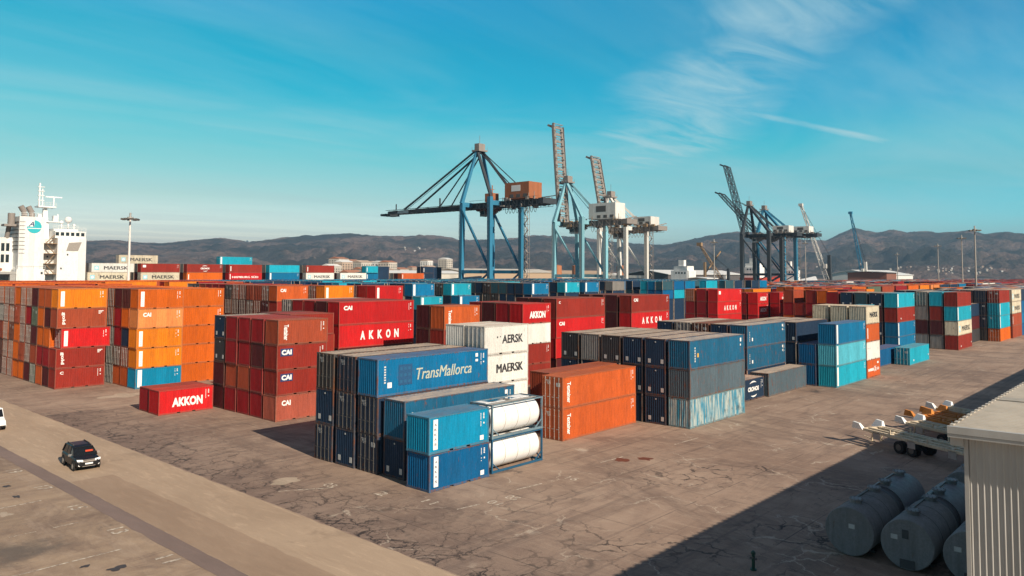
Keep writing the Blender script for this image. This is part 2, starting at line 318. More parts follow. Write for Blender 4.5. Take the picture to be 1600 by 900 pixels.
    jo = mth(t, 'MULTIPLY', mth(t, 'MAXIMUM', mth(t, 'LESS_THAN', jx, .005), mth(t, 'LESS_THAN', jy, .004)), mth(t, 'MULTIPLY', mth(t, 'GREATER_THAN', X, 28.0), noi(t, v, .3, 3, .6, lo=.42, hi=.55, b=.6)))
    base = mixc(t, jo, base, (.06, .045, .04))
    st_ = nd(t, 'ShaderNodeVectorMath', operation='DISTANCE'); L(t, v, st_.inputs[0]); st_.inputs[1].default_value = (13.8, 49.0, 0)
    sg_ = nd(t, 'ShaderNodeMapRange', interpolation_type='SMOOTHSTEP'); L(t, mth(t, 'ADD', st_.outputs['Value'], mth(t, 'MULTIPLY', mth(t, 'SUBTRACT', noi(t, v, .8, 5, .7), .5), 5.0)), sg_.inputs[0])
    for i, k in ((1, .4), (2, 3.0), (3, .75), (4, .0)): sg_.inputs[i].default_value = k
    base = mixc(t, sg_.outputs[0], base, (.10, .085, .075))
    blot = noi(t, v, 1.9, 5, .7, 0, lo=.66, hi=.72, a=0, b=.8)
    base = mixc(t, blot, base, (.07, .05, .045))
    grain = noi(t, v, 14, 3, .7, lo=.3, hi=.7, a=.86, b=1.14)
    base = mixc(t, 1.0, base, grain, 'MULTIPLY')
    L(t, base, b.inputs['Base Color'])
    bp = nd(t, 'ShaderNodeBump', Strength=.25, Distance=.03); L(t, noi(t, v, 6, 6, .7), bp.inputs['Height']); L(t, bp.outputs[0], b.inputs['Normal'])
MG = mat('concrete_yard', rough=.85, fn=ground_fn, spec=.3)
tag(gp.build('ground', MG), None, None, kind='structure')
def road_fn(c1, c2, worn=.5):
    def fn(t, b):
        v = nd(t, 'ShaderNodeTexCoord').outputs['Object']
        c = mixc(t, noi(t, v, .25, 7, .7, .5, (1, .3, 1), .38, .65), c1, c2)
        c = mixc(t, noi(t, v, 2.2, 7, .7, 1, (1, .15, 1), .52, .7, 0, worn), c, tuple(x*1.35 for x in c2))
        c = mixc(t, noi(t, v, .12, 6, .7, .5, lo=.6, hi=.7, a=0, b=.5), c, tuple(x*.45 for x in c1))
        c = mixc(t, 1.0, c, noi(t, v, 14, 3, .7, lo=.3, hi=.7, a=.9, b=1.1), 'MULTIPLY')
        L(t, c, b.inputs['Base Color'])
    return fn
def sheet(name, pts, z, m, kind='structure'):
    mb = MB(); mb.add([(x, y, z) for x, y in pts], [tuple(range(len(pts)))]); return tag(mb.build(name, m), None, None, kind=kind)
def wobble_strip(x0, x1, y0, y1, amp, step=1.2):
    n = int((y1-y0)/step); a = []; b_ = []
    for i in range(n+1):
        y = y0+(y1-y0)*i/n
        a.append((x0+amp*(noise.noise((y*.8, 3.1, 0))), y)); b_.append((x1+amp*noise.noise((y*.7, 9.1, 0)), y))
    return a, b_
def strip(name, x0, x1, y0, y1, amp, z, m):
    a, b_ = wobble_strip(x0, x1, y0, y1, amp); mb = MB(); n = len(a)
    mb.add([(x, y, z) for x, y in a]+[(x, y, z) for x, y in b_], [(i, n+i, n+i+1, i+1) for i in range(n-1)])
    return tag(mb.build(name, m), None, None, kind='structure')
strip('road', 20.7, 27.9, -60, 400, .22, .004, mat('lane_asphalt', rough=.85, fn=road_fn((.35, .252, .172), (.43, .315, .218))))
strip('drain_strip', 19.62, 20.72, -60, 400, .10, .009, mat('drain_asphalt', rough=.85, fn=road_fn((.175, .125, .105), (.225, .16, .135), .2)))
strip('road_patch', 20.75, 23.7, -60, 62, .2, .008, mat('patch_asphalt', rough=.85, fn=road_fn((.29, .20, .135), (.36, .255, .175), .3)))
def paint_fn(t, b):
    v = nd(t, 'ShaderNodeTexCoord').outputs['Object']
    L(t, mixc(t, noi(t, v, 3.5, 7, .75, lo=.42, hi=.58), (.24, .18, .14), (.66, .58, .47)), b.inputs['Base Color'])
MPN = mat('worn_paint', rough=.8, fn=paint_fn)
mk = MB()
def flat(x0, y0, x1, y1, w_, z=.0135):
    p = Vector((x0, y0, 0)); q = Vector((x1, y1, 0)); d = (q-p).normalized(); n = Vector((-d.y, d.x, 0))*w_/2
    mk.add([(c.x, c.y, z) for c in (p-n, q-n, q+n, p+n)], [(0, 1, 2, 3)])
for k in range(9):
    y = 31.9+13.3*k
    flat(10.5 if k % 2 else 11.2, y, 15.25, y, .13); flat(15.35, y, 17.85, y, .13)
    flat(16.5, y+6.65, 17.9, y+6.65, .10); flat(14.2, y+6.65, 15.6, y+6.65, .10)
def text_mesh(txt, bold=.0, shear=0, sp=1.0):
    cu = bpy.data.curves.new('txt', 'FONT'); cu.body = txt; cu.offset = bold; cu.shear = shear; cu.space_character = sp; cu.resolution_u = 3
    o = bpy.data.objects.new('txt', cu); COL.objects.link(o)
    dg = bpy.context.evaluated_depsgraph_get(); dg.update(); ev = o.evaluated_get(dg); me = ev.to_mesh()
    vs = [tuple(v.co) for v in me.vertices]; fs = [tuple(p.vertices) for p in me.polygons]
    ev.to_mesh_clear(); bpy.data.objects.remove(o); bpy.data.curves.remove(cu)
    x0 = min(v[0] for v in vs); x1 = max(v[0] for v in vs); y0 = min(v[1] for v in vs); y1 = max(v[1] for v in vs)
    return [((v[0]-x0)/(x1-x0), (v[1]-y0)/(y1-y0)) for v in vs], fs
TXT = {}
def txt(s, bold=0.0, shear=0, sp=1.0):
    k = (s, bold, shear, sp)
    if k not in TXT: TXT[k] = text_mesh(*k)
    return TXT[k]
def gnum(s, x, y, w_, h_, z=.0135):  # floor numeral readable towards the lane
    vs, fs = txt(s, .01)
    mk.add([(x+(v[1]-.5)*h_*1.0, y-(v[0]-.5)*w_, z) for v in vs], [f[::-1] for f in fs])
for k, s in enumerate(('09', '11', '13', '15', '17', '19', '21', '23')):
    gnum(s, 18.95, 35.2+6.65*k, 1.1, .95)
for s, x, y in (('03', 33.2, 47.6), ('2', 34.4, 43.2), ('11', 35.4, 39.3), ('01', 38.2, 36.0), ('05', 39.9, 35.9), ('16', 46.6, 35.9)):
    gnum(s, x, y, 1.0, .8, .005)
for x0, y0, x1, y1 in ((29.8, 48.9, 33.0, 46.9), (35.5, 36.8, 37.3, 36.5), (41.5, 37.0, 44, 36.7), (52, 37.2, 55, 37), (62, 36.2, 66, 36.0), (84, 38.8, 88, 38.7)):
    flat(x0, y0, x1, y1, .12, .005)
tag(mk.build('painted_marking', MPN), None, None, kind='structure')
# slightly worn pools of grease and a rust coloured puddle stain
def blob(name, cx, cy, rx, ry, m, z, seed):
    pts = []
    for i in range(40):
        a = 2*pi*i/40; k = .72+.55*noise.noise((cos(a)*1.3+seed, sin(a)*1.3, seed*2.1)); pts.append((cx+rx*k*cos(a), cy+ry*k*sin(a)))
    return sheet(name, pts, z, m)
MST = plain('oil_stain', (.055, .045, .042), .6); MRS = plain('rust_stain', (.15, .045, .022), .6)
MWS = mat('cement_stain', rough=.9, fn=road_fn((.34, .27, .2), (.42, .33, .25)))
for i, (cx, cy, rx, ry) in enumerate(((16.6, 42.5, .55, .42), (15.6, 44.0, .35, .25), (17.3, 64.1, .35, .4), (17.0, 60.7, .25, .5))):
    blob('oil_stain', cx, cy, rx, ry, M['oil_stain'], .0125, i+1.3)
for i, (cx, cy, rx, ry) in enumerate(((54.0, 36.4, .9, .8), (55.6, 35.2, .6, .9))): blob('rust_stain', cx, cy, rx, ry, M['rust_stain'], .006+.002*i, i+5.2)
for i, (cx, cy, rx, ry) in enumerate(((15.3, 56.9, .5, .7), (39.3, 100, 3.2, 2.2), (46, 99.5, 2.2, 1.2), (31.5, 51.0, 1.3, 1.0))): blob('cement_stain', cx, cy, rx, ry, MWS, .011, i+8.2)
# harbour basin beyond the quay
def water_fn(t, b):
    bp = nd(t, 'ShaderNodeBump', Strength=.4, Distance=.3); v = nd(t, 'ShaderNodeTexCoord').outputs['Object']
    L(t, noi(t, v, .4, 5), bp.inputs['Height']); L(t, bp.outputs[0], b.inputs['Normal'])
sheet('water', [(-900, 238), (1500, 238), (1500, 620), (-900, 620)], .012, mat('harbour_water', (.012, .035, .045), .12, fn=water_fn))

# ------------------------------------------------------------------ containers
Wd = 2.438
def corr(n, x0, x1, d):  # trapezoidal profile
    p = []; s = (x1-x0)/n
    for i in range(n):
        a = x0+i*s
        p += [(a, 0), (a+s*.28, 0), (a+s*.5, d), (a+s*.78, d)]
    p.append((x1, 0)); return p
def m_side(Lc, H, far=False):
    mb = MB(); pr = corr(21 if Lc < 8 else 42, .13, Lc-.13, .042); y = (lambda d: .014+d) if not far else (lambda d: Wd-.014-d)
    n = len(pr); vs = [(x, y(d), .17) for x, d in pr]+[(x, y(d), H-.09) for x, d in pr]
    mb.add(vs, [((i, i+1, n+i+1, n+i) if not far else (i+1, i, n+i, n+i+1)) for i in range(n-1)]); return mb
def m_end(H, x, sgn):
    mb = MB(); pr = corr(9, .13, Wd-.13, .042); n = len(pr)
    vs = [(x-sgn*(.014+d), yy, .17) for yy, d in pr]+[(x-sgn*(.014+d), yy, H-.11) for yy, d in pr]
    mb.add(vs, [((i, i+1, n+i+1, n+i) if sgn > 0 else (i+1, i, n+i, n+i+1)) for i in range(n-1)]); return mb
def m_roof(Lc, H):
    mb = MB(); pr = corr(14 if Lc < 8 else 28, .10, Lc-.10, .02); n = len(pr)
    mb.add([(x, .07, H-.022-d) for x, d in pr]+[(x, Wd-.07, H-.022-d) for x, d in pr], [(i, i+1, n+i+1, n+i) for i in range(n-1)]); return mb
def m_frame(Lc, H):
    mb = MB(); p = .13
    for x in (0, Lc-p):
        for y in (0, Wd-p): mb.box(x+.006, y+.006, .11, x+p-.006, y+p-.006, H-.11)
    for y in (.008, Wd-.068): mb.box(p-.006, y, H-.095, Lc-p+.006, y+.06, H-.012)
    for x in (.008, Lc-.088): mb.box(x, p-.006, H-.12, x+.08, Wd-p+.006, H-.012); mb.box(x, p-.006, .02, x+.08, Wd-p+.006, .17)
    for y, t in ((.006, .05), (Wd-.056, .05)):
        if Lc < 8:
            segs = [(p, 2.0), (2.36, Lc-2.36), (Lc-2.0, Lc-p)]
            for a, b_ in segs: mb.box(a, y, .02, b_, y+t, .175)
            for a, b_ in ((2.0, 2.36), (Lc-2.36, Lc-2.0)): mb.box(a, y, .135, b_, y+t, .175)
        else: mb.box(p, y, .02, Lc-p, y+t, .175)
    mb.box(.09, .09, .135, Lc-.09, Wd-.09, .165, 1)  # near-black floor plate, its colour stands for shade inside the fork pockets
    for x in (-.004, Lc-.174):
        for y in (-.004, Wd-.158):
            for z in (0, H-.118): mb.box(x, y, z, x+.178, y+.162, z+.118)
    return mb
def m_door(H, k):
    mb = MB(); y0, y1 = (.135, 1.213) if k == 0 else (1.223, Wd-.135)
    mb.box(.022, y0, .18, .06, y1, H-.125)
    for a in range(3):
        yy = y0+.07+a*(y1-y0-.1)/3; mb.box(.008, yy, .25, .023, yy+(y1-y0-.1)/3-.07, H-.2)
    return mb
def m_bar(H, y):
    mb = MB(); mb.cyl((-.018, y, .06), (-.018, y, H-.05), .024, 6)
    for z in (.22, .75, 1.15, H-.7, H-.2): mb.box(-.045, y-.05, z, .021, y+.05, z+.06)
    mb.box(-.052, y-.05, .98, -.04, y+.30, 1.03); return mb
MC = {}
def cmesh(key, fn, slots=1):
    if key not in MC:
        me = fn().mesh(key.rsplit('#')[0], [None]*slots if slots > 1 else [None]); MC[key] = me
    return MC[key]
def part(name, me, mats, parent):
    o = bpy.data.objects.new(name, me); COL.objects.link(o); o.parent = parent
    for i, m in enumerate(mats):
        if i < len(o.material_slots): o.material_slots[i].link = 'OBJECT'; o.material_slots[i].material = m
    return o
def lettering(parent, items, name='lettering'):
    """items: (text|'#rect'..., x, z, w, h, mat, opts) in the plane of the lit long side, x from the left edge"""
    mb = MB(); mats = []
    for it in items:
        s, x, z, w_, h_, m = it[:6]; o = it[6] if len(it) > 6 else {}
        if M[m] not in mats: mats.append(M[m])
        mi = mats.index(M[m]); yy = .006-.003*o.get('lay', 0)
        if s == '#rect': mb.box(x, yy-.002, z, x+w_, yy+.002, z+h_, mi)
        elif s == '#star':
            n = 7; vs = []
            for i in range(14):
                a = pi/2+2*pi*i/14; r_ = (w_/2 if i % 2 == 0 else w_/4.4); vs.append((x+w_/2+r_*cos(a), yy, z+h_/2+r_*sin(a)))
            mb.add(vs+[(x+w_/2, yy, z+h_/2)], [(i, (i+1) % 14, 14) for i in range(14)], mi)
        elif s == '#arc':
            a0, a1 = o['a']; n = 10; vs = []
            for i in range(n+1):
                a = a0+(a1-a0)*i/n; t = h_*.045*sin(pi*i/n)+.01
                vs += [(x+(w_/2+t)*cos(a), yy, z+(h_/2+t)*sin(a)), (x+(w_/2-t)*cos(a), yy, z+(h_/2-t)*sin(a))]
            mb.add(vs, [(2*i, 2*i+1, 2*i+3, 2*i+2) for i in range(n)], mi)
        else:
            bd = o.get('bold', .02); hasm = 'M' in s or 'N' in s and len(s) > 6
            vs, fs = txt(s, 0.0 if hasm else bd, o.get('shear', 0), o.get('sp', 1.0))
            if o.get('rot'): P = [(x+(1-v[1])*w_ if o['rot'] < 0 else x+(v[1])*w_, yy, z+(1-v[0])*h_ if o['rot'] < 0 else z+v[0]*h_) for v in vs]
            else: P = [(x+v[0]*w_, yy, z+v[1]*h_) for v in vs]
            if o.get('rot', 0) < 0: P = [(x+v[1]*w_, yy, z+(1-v[0])*h_) for v in vs]
            elif o.get('rot', 0) > 0: P = [(x+(1-v[1])*w_, yy, z+v[0]*h_) for v in vs]
            mb.add(P, fs, mi)
            if hasm and bd > .004:
                for q, dq in enumerate((-1, 1)): mb.add([(a_+dq*bd*1.6, b_-.001*(q+1), c_) for a_, b_, c_ in P], fs, mi)
    return mb.build(name, mats, parent)
RV = random.Random(3)
def codes(Lc, H, m='letter_white', style=0):
    """illegible rows of small stencilled characters near the upper right corner"""
    it = []; x = Lc-.9
    if style == 0:
        for k in range(10):
            if RV.random() < .85: it.append(('#rect', x, H-.4-.10*k, .07, .065, m))
        for k in range(4): it.append(('#rect', x+.28, H-.42-.11*k, .13, .07, m))
        it.append(('#rect', x+.30, H-1.15, .12, .12, m))
    else:
        for k in range(3): it.append(('#rect', x-.1+.0*k, H-.45-.16*k, .62-.18*k, .09, m))
    return it
def strip_marks(word, H, col='letter_navy', w_=.42, x=.42):
    it = [('#rect', x, .30, w_, H-.5, 'letter_white')]
    n = len(word); hh = (H-.9)/n
    for i, ch in enumerate(word):
        it.append((ch, x+w_*.22, H-.38-(i+1)*hh+hh*.18, w_*.56, hh*.52, col, dict(bold=.02, lay=1)))
    return it
def marks(kind, Lc, H, parent, code='wh'):
    if kind in ('', None): return
    it = []
    if kind == 'arkas': it = strip_marks('ARKAS', H)+codes(Lc, H)+[('#rect', Lc-.95, .28, .38, .34, 'letter_white')]
    elif kind == 'strip': it = [('#rect', .36, .30, .46, H-.62, 'letter_white')]+[('#rect', .52, .5+.28*k, .12, .13, 'silver_stencil', dict(lay=1)) for k in range(6)]+codes(Lc, H)
    elif kind == 'cstrip': it = [('#rect', .30, .20, .55, H-.36, 'letter_white')]+codes(Lc, H)
    elif kind == 'gold': it = [('gold', .55, .55, .50, H-1.0, 'letter_white', dict(rot=-1, bold=.03))]+codes(Lc, H, style=1)
    elif kind == 'small': it = [('C', .6, H-.75, .42, .36, 'letter_white', dict(bold=.03))]+codes(Lc, H)
    elif kind == 'cai': it = [('CAI', .7, H-1.05, 1.05 if Lc < 8 else 1.3, .55, 'letter_white', dict(bold=.05))]+codes(Lc, H)
    elif kind == 'caib': it = [('#rect', .42, H-1.15, 1.45, .78, 'letter_navy'), ('CAI', .55, H-1.03, 1.18, .54, 'letter_white', dict(bold=.06, lay=1))]+codes(Lc, H)
    elif kind == 'tex': it = [('Textainer', .7, .5, .55, H-1.0, 'letter_white', dict(rot=-1, bold=.03))]+codes(Lc, H)
    elif kind == 'akkon': it = [('AKKON', 1.45, .72, 3.4, .98, 'letter_white', dict(bold=.05))]+codes(Lc, H)
    elif kind == 'akkonw': it = [(c, 3.3+1.38*k, .92, .76, 1.12, 'letter_white', dict(bold=.05)) for k, c in enumerate('AKKON')]+codes(Lc, H)
    elif kind == 'maersk':
        if Lc < 8: it = [('MAERSK', 1.7, .95, 3.6, .8, 'letter_black', dict(bold=.022))]+codes(Lc, H, 'silver_stencil')
        else: it = [('#rect', .75, .65, 1.3, 1.3, 'star_blue'), ('#star', .85, .75, 1.1, 1.1, 'letter_white', dict(lay=1)), ('MAERSK', 3.5, .8, 6.9, 1.05, 'letter_black', dict(bold=.035))]
    elif kind == 'maerskp': it = [('AERSK', 2.4, .95, 2.9, .8, 'letter_black', dict(bold=.022)), ('#rect', 1.72, 1.5, .12, .16, 'letter_black'), ('#rect', 2.1, 1.56, .1, .12, 'letter_black')]+codes(Lc, H, 'silver_stencil')
    elif kind == 'trans':
        it = [('TransMallorca', 3.95, .98, 6.2, .92, 'letter_sage', dict(bold=.012, shear=.25)), ('#rect', 2.1, .72, 1.4, 1.6, 'logo_navy')]+[('#rect', 2.25+.42*a, .9+.5*b, .24, .22, 'tank_shadow', dict(lay=1)) for a in range(3) for b in range(3)]
        it += codes(Lc, H)+[('#rect', 1.0, .62, .42, .42, 'letter_white')]+[('#rect', .66, 1.0+.2*k, .18, .12, 'silver_stencil') for k in range(7)]+[('#rect', Lc-1.55, H-.6, .3, .3, 'letter_white'), ('#rect', Lc-1.55, H-1.0, .3, .2, 'letter_white')]
    elif kind == 'plates': it = [('#rect', Lc-1.2, H-.65, .38, .34, 'letter_white'), ('#rect', Lc-1.2, H-1.15, .3, .25, 'silver_stencil'), ('#rect', 1.4, .8, .32, .42, 'letter_white')]+[('#rect', .7, .8+.22*k, .14, .12, 'silver_stencil') for k in range(6)]+codes(Lc, H, 'silver_stencil')
    elif kind == 'amber': it = [('#rect', 1.0, .7+.26*k, .2, .18, 'silver_stencil') for k in range(6)]+[('#rect', 1.55, 1.15, .3, .4, 'amber_label'), ('#rect', Lc-1.1, H-.75, .32, .4, 'letter_white'), ('#rect', Lc-1.1, H-1.2, .2, .2, 'letter_white')]
    elif kind == 'cronos':
        c = Lc/2
        it = [('CRONOS', c-1.5, 1.05, 3.0, .55, 'letter_white', dict(bold=.05)), ('#arc', c, 1.33, 3.0, 1.75, 'letter_white', dict(a=(1.0, 2.3))), ('#arc', c, 1.30, 3.0, 1.75, 'letter_white', dict(a=(4.2, 5.4)))]+codes(Lc, H)
    elif kind == 'hs':
        it = [('HAMBURG SÜD', 1.2, .9, Lc-2.6, .8, 'letter_white', dict(bold=.03)), ('#rect', .35, .5, .25, H-1.0, 'letter_white')]
    elif kind == 'hss': it = [('HAMBURG', .5, .95, 2.6, .42, 'letter_white', dict(bold=.03)), ('SÜD', 4.2, .95, 1.3, .42, 'letter_white', dict(bold=.03)), ('X', 3.2, .8, .9, .8, 'letter_white', dict(bold=.03)), ('#rect', 4.6, 1.9, .7, .3, 'letter_white')]
    elif kind == 'line': it = [('#rect', .55, 1.7, 1.5, .12, 'silver_stencil')]+codes(Lc, H, 'silver_stencil')
    elif kind == 'tal': it = [('TAL', 1.4, .9, 2.4, .9, 'letter_black', dict(bold=.0))]
    elif kind == 'badge': it = [('#rect', .6, H-1.2, .95, .75, 'letter_white')]+codes(Lc, H)
    elif kind == 'dots': it = [('#rect', 2.2, .55, .35, .3, 'letter_white'), ('#rect', Lc-.8, .9, .25, .3, 'letter_white')]
    elif kind == 'code': it = codes(Lc, H)
    elif kind == 'tick': it = [('#rect', .5, .5, .28, H-1.1, 'letter_white')]
    lettering(parent, it)
M['tank_shadow'] = plain('logo_pale', (.014, .10, .21), .6)  # blue of the dots on the TransMallorca logo
def end_marks(t, doors, H, rng):
    mb = MB()
    if doors:
        for k in range(4): mb.box(-.001, 1.45+.0*k, H-.42-.11*k, .007, 1.45+.5-.06*k, H-.36-.11*k)
        if rng.random() < .4: mb.box(-.002, .3, H-.9, .007, .3+.45, H-.55)
    else:
        for y in (.25, 1.75): mb.box(-.002, y, .38, .013, y+.3, .38+.42)
        mb.box(-.002, 1.1, H-.42, .013, 1.22, H-.3)
    mb.build('data_plate', M['silver_stencil'], t)
SMALL = set((46, 47, 48, 51, 52, 53, 54, 55, 56, 57, 58, 59, 60, 113, 115, 117, 119, 129, 131, 133, 137, 138, 139, 141, 147, 148, 163, 167, 181, 183, 188, 189, 211, 212, 213, 214, 221, 225, 227, 229, 251, 252, 253, 255, 256, 261, 262, 263, 264, 265, 266, 270, 276, 280, 281, 284, 285, 288, 289, 290, 291, 292, 293, 294, 309, 310, 311, 312, 313, 314, 315, 316, 317, 318, 319, 320, 322, 323, 324, 325, 326, 329, 333, 335, 337, 339, 340, 344, 346, 347, 348, 350, 354, 360, 362, 366, 368, 371, 372, 373, 374, 375, 376, 377, 378, 379, 380, 381, 382, 383, 384, 385, 386, 387, 388, 389, 390, 391, 392, 393, 394, 399, 400, 401, 402, 403, 404, 405, 406, 407, 408, 409, 410, 411, 412, 413, 414, 415, 416, 417, 418, 419,)) #SMALLEND
NCT = [0]; IDX = {}; HIDDEN = []; FAR = []
H20, H40 = 2.591, 2.896
def container(Lc, H, code, x, y, z, label, group, mark='', doors=False, lod=0, cutend=None):
    NCT[0] += 1
    if NCT[0] in SMALL: HIDDEN.append((x, y, z, Lc, H, code)); return None
    t = thing('shipping_container', label, 'shipping container', (x, y, z), 0, group)
    hs = '%d_%d' % (Lc, H*100); IDX[t.name] = NCT[0]
    w = MP[code]; d = MD[code]
    part('frame', cmesh('frame#'+hs, lambda: m_frame(Lc, H), 2), [MF[code], M['void_shade']], t)
    part('side_wall', cmesh('side_wall#'+hs, lambda: m_side(Lc, H)), [w], t)
    part('side_wall', cmesh('side_wall#b'+hs, lambda: m_side(Lc, H, True)), [w], t)
    part('roof', cmesh('roof#'+hs, lambda: m_roof(Lc, H)), [MR[code]], t)
    rng = random.Random(int(x*31+y*17+z*7))
    if doors:
        part('end_wall', cmesh('end_wall#f'+hs, lambda: m_end(H, Lc, 1)), [w], t)
        bars = (M['galv_dark'] if rng.random() < .6 else MF[code]) if code in ('nb', 'bl', 'gy') else (M['galv'] if rng.random() < .7 else MD[code])
        for k in (0, 1):
            dd = part('door', cmesh('door#%d' % k+hs, lambda: m_door(H, k)), [d], t)
            for yy in ((.42, .95) if k == 0 else (1.49, 2.02)):
                part('lock_bar', cmesh('lock_bar#%d' % int(yy*100)+hs, lambda: m_bar(H, yy)), [bars], dd)
        if lod == 0 or rng.random() < .6: end_marks(t, True, H, rng)
    else:
        part('end_wall', cmesh('end_wall#n'+hs, lambda: m_end(H, 0, -1)), [w], t)
        part('end_wall', cmesh('end_wall#f'+hs, lambda: m_end(H, Lc, 1)), [w], t)
        if code in ('nb', 'gy') and lod == 0: end_marks(t, False, H, rng)
    marks(mark, Lc, H, t, code)
    return t
WORDS = ['front', 'second', 'third', 'fourth', 'fifth', 'sixth', 'seventh', 'eighth', 'ninth', 'tenth', 'eleventh', 'twelfth', 'thirteenth', 'fourteenth']
MW = {'akkon': ' lettered AKKON', 'akkonw': ' lettered AKKON', 'maersk': ' lettered MAERSK', 'maerskp': ' with worn lettering', 'trans': ' lettered TransMallorca', 'cai': ' marked CAI', 'caib': ' marked CAI',
      'gold': ' with vertical lettering', 'tex': ' with vertical lettering', 'arkas': ' with lettered strip', 'strip': ' with white strip', 'cstrip': ' with white edge', 'cronos': ' with swoosh logo', 'tal': ' with faint script', 'hs': ' with white lettering', 'hss': ' with white lettering'}
def column(desc, ci, x, y, size, specs, z0=0, lod=0, ind=None, H=None):
    """specs from the ground up: 'code' / 'code:mark' / trailing ! = doors face the lane; leading ~ = hidden, goes to the merged mass"""
    H = H or (H20 if size == 20 else H40); Lc = 6.058 if size == 20 else 12.192; z = z0; n = len(specs)
    rng = random.Random(int(x*13+y*7))
    for l, sp in enumerate(specs):
        hid = sp.startswith('~'); sp = sp.lstrip('~')
        doors = sp.endswith('!'); sp = sp.rstrip('!')
        code, _, mk_ = sp.partition(':'); dx = 0
        if '@' in mk_: mk_, _, s_ = mk_.partition('@'); dx = float(s_)
        jx = rng.uniform(-.05, .05)+dx; jy = rng.uniform(-.02, .02)
        if hid: HIDDEN.append((x+jx, y, z, Lc, H, code))
        else:
            lev = 'grounded' if n == 1 else ('bottom' if l == 0 else 'top' if l == n-1 else WORDS[l]+' up' if l > 0 else '')
            if l == n-1 and n > 1: lev = 'top'
            cw = 'front column' if ci == 0 else WORDS[ci]+' column back'
            if ind: cw = ind
            lab = f"{PAL[code][0]} container{MW.get(mk_, ' doors forward' if doors else '')}, {lev}, {cw}, {desc}"
            container(Lc, H, code, x+jx, y+jy, z, lab, 'containers in the '+desc.split(' by ')[0], mk_, doors, lod)
        z += H
    return z
def block(desc, x, y, size, pitch, cols, lod=0, H=None, z0=0):
    for i, c in enumerate(cols):
        if c: column(desc, i, x, y+i*pitch, size, c, z0, lod, H=H)
P2, P4 = 2.56, 2.72
# --- leftmost orange and rust block, five high
A = [[w_.replace('gr!', ('br!', 'dr!', 'gr!', 'br!')[(i_*3+j_) % 4]) for j_, w_ in enumerate(r_)] for i_, r_ in enumerate([
 ['rb:small', 'rb:gold', 'rd:strip@.55!', 'dr:gold', 'am:strip'],
 ['mr', 'cr', 'or', 'mr', 'ob'], ['ob', 'cr', 'or', 'or', 'ob'], ['gn!', 'dr', 'mr', 'gn!', 'mr'], ['mr', 'gr!', 'dr!', 'cr', 'ob!'],
 ['or', 'dr!', 'gr!', 'dr!', 'ob!'], ['or', 'or', 'or', 'gr!', 'or'], ['gr!', 'ob!', 'gr!', 'ob!', 'gr!'], ['dr!', 'dr!', 'ob!', 'dr!', 'dr!'],
 ['gr!', 'gr!', 'gr!', 'gr!', 'ob!'], ['ob!', 'ob!', 'ob!', 'ob!', 'gn!'], ['dr!', 'gr!', 'dr!', 'ob!', 'ob!']])]
block('leftmost five high stack', 34.9, 111.1, 20, P2, A, 1)
B = [['ct:cstrip', 'am:strip', 'am:strip', 'pe:cai', 'or:strip'], ['ob', 'dr!', 'nb', 'or', 'mr!'], ['ob', 'br!', 'cr', 'cr', 'mr'], ['gr!', 'gr!', 'gr!', 'ob!', 'ob!'], ['~gr', '~gr', '~ob', '~ob', '~ob']]
block('orange stack, azure bottom box', 42.1, 103.9, 20, P2, B, 1)
block('all orange stack behind peach box', 48.55, 105.0, 20, P2, [['or:code', 'or:code', 'or:code', 'or:code', 'or:code'], ['~or', '~or', '~ob', '~ob', '~or']], 1)
for i in range(2, 12): HIDDEN.extend([(48.6, 105+P2*i, H20*k, 6.058, H20, 'or') for k in range(5)]); HIDDEN.extend([(42, 111.5+P2*i, H20*k, 6.058, H20, 'ob') for k in range(5)])
# --- lone pair
block('pair beside the black car', 36.25, 83.25, 20, 2.65, [['rd:akkon'], ['cr']])
# --- red four high block
D = [['pr:cai', 'rb:caib', 'rb:caib', 'dr:tex'], ['cr', 'cr', 'mr', 'cr'], ['cr', 'dr', 'cr', 'cr'], ['cr', 'dr', 'cr', 'cr'], ['mr', 'mr', 'gy', 'nb']]
block('red block marked CAI', 42.9, 71.2, 20, 2.74, D)
block('low red row behind the CAI block', 49.6, 79.6, 20, P2, [['~cr', '~rb', '~rb', 'rb'], ['~cr', '~rb', '~rb', 'cr'], ['~cr', '~rb', '~rb', 'mr']])
# --- big red forty footers
block('tall red AKKON block', 57.1, 80.6, 40, P4, [['~mr', '~mr', 'rd:akkonw', 'rd:cai'], ['~mr', '~mr', 'mr', 'mr'], ['~mr', '~mr', 'cr', 'cr'], ['~mr', '~mr', 'cr', 'cr'], ['~mr', '~mr', 'cr', 'gr!']])
block('maroon stack left of AKKON', 63, 67.8, 20, 2.62, [['~mr', '~mr', 'rb:cai', 'ob:tex'], ['~mr', '~mr', 'mr', 'mr']], H=2.83)
block('AKKON stack behind white boxes', 79, 69.4, 20, 2.62, [['rb', 'rb:code', 'wh', 'rd:akkon'], ['~mr', '~mr', 'cr', 'cr'], ['~mr', '~mr', 'mr', 'mr'], ['~mr', '~mr', 'cr', 'cr']], H=2.78)
block('red block above charcoal row', 87.8, 70.6, 40, P4, [['~mr', '~rd', 'rd:cai', 'rb:small'], ['cr', 'cr', 'mr', 'mr'], ['~mr', '~mr', 'cr', 'mr']])
block('second red block over charcoal row', 109.6, 72.0, 40, 2.9, [['~mr', '~rd', 'rd:akkonw', 'rb:cai'], ['~mr', '~mr', 'mr', 'mr'], ['~mr', '~mr', 'mr', 'mr'], ['~mr', '~mr', '~mr', 'mr']])
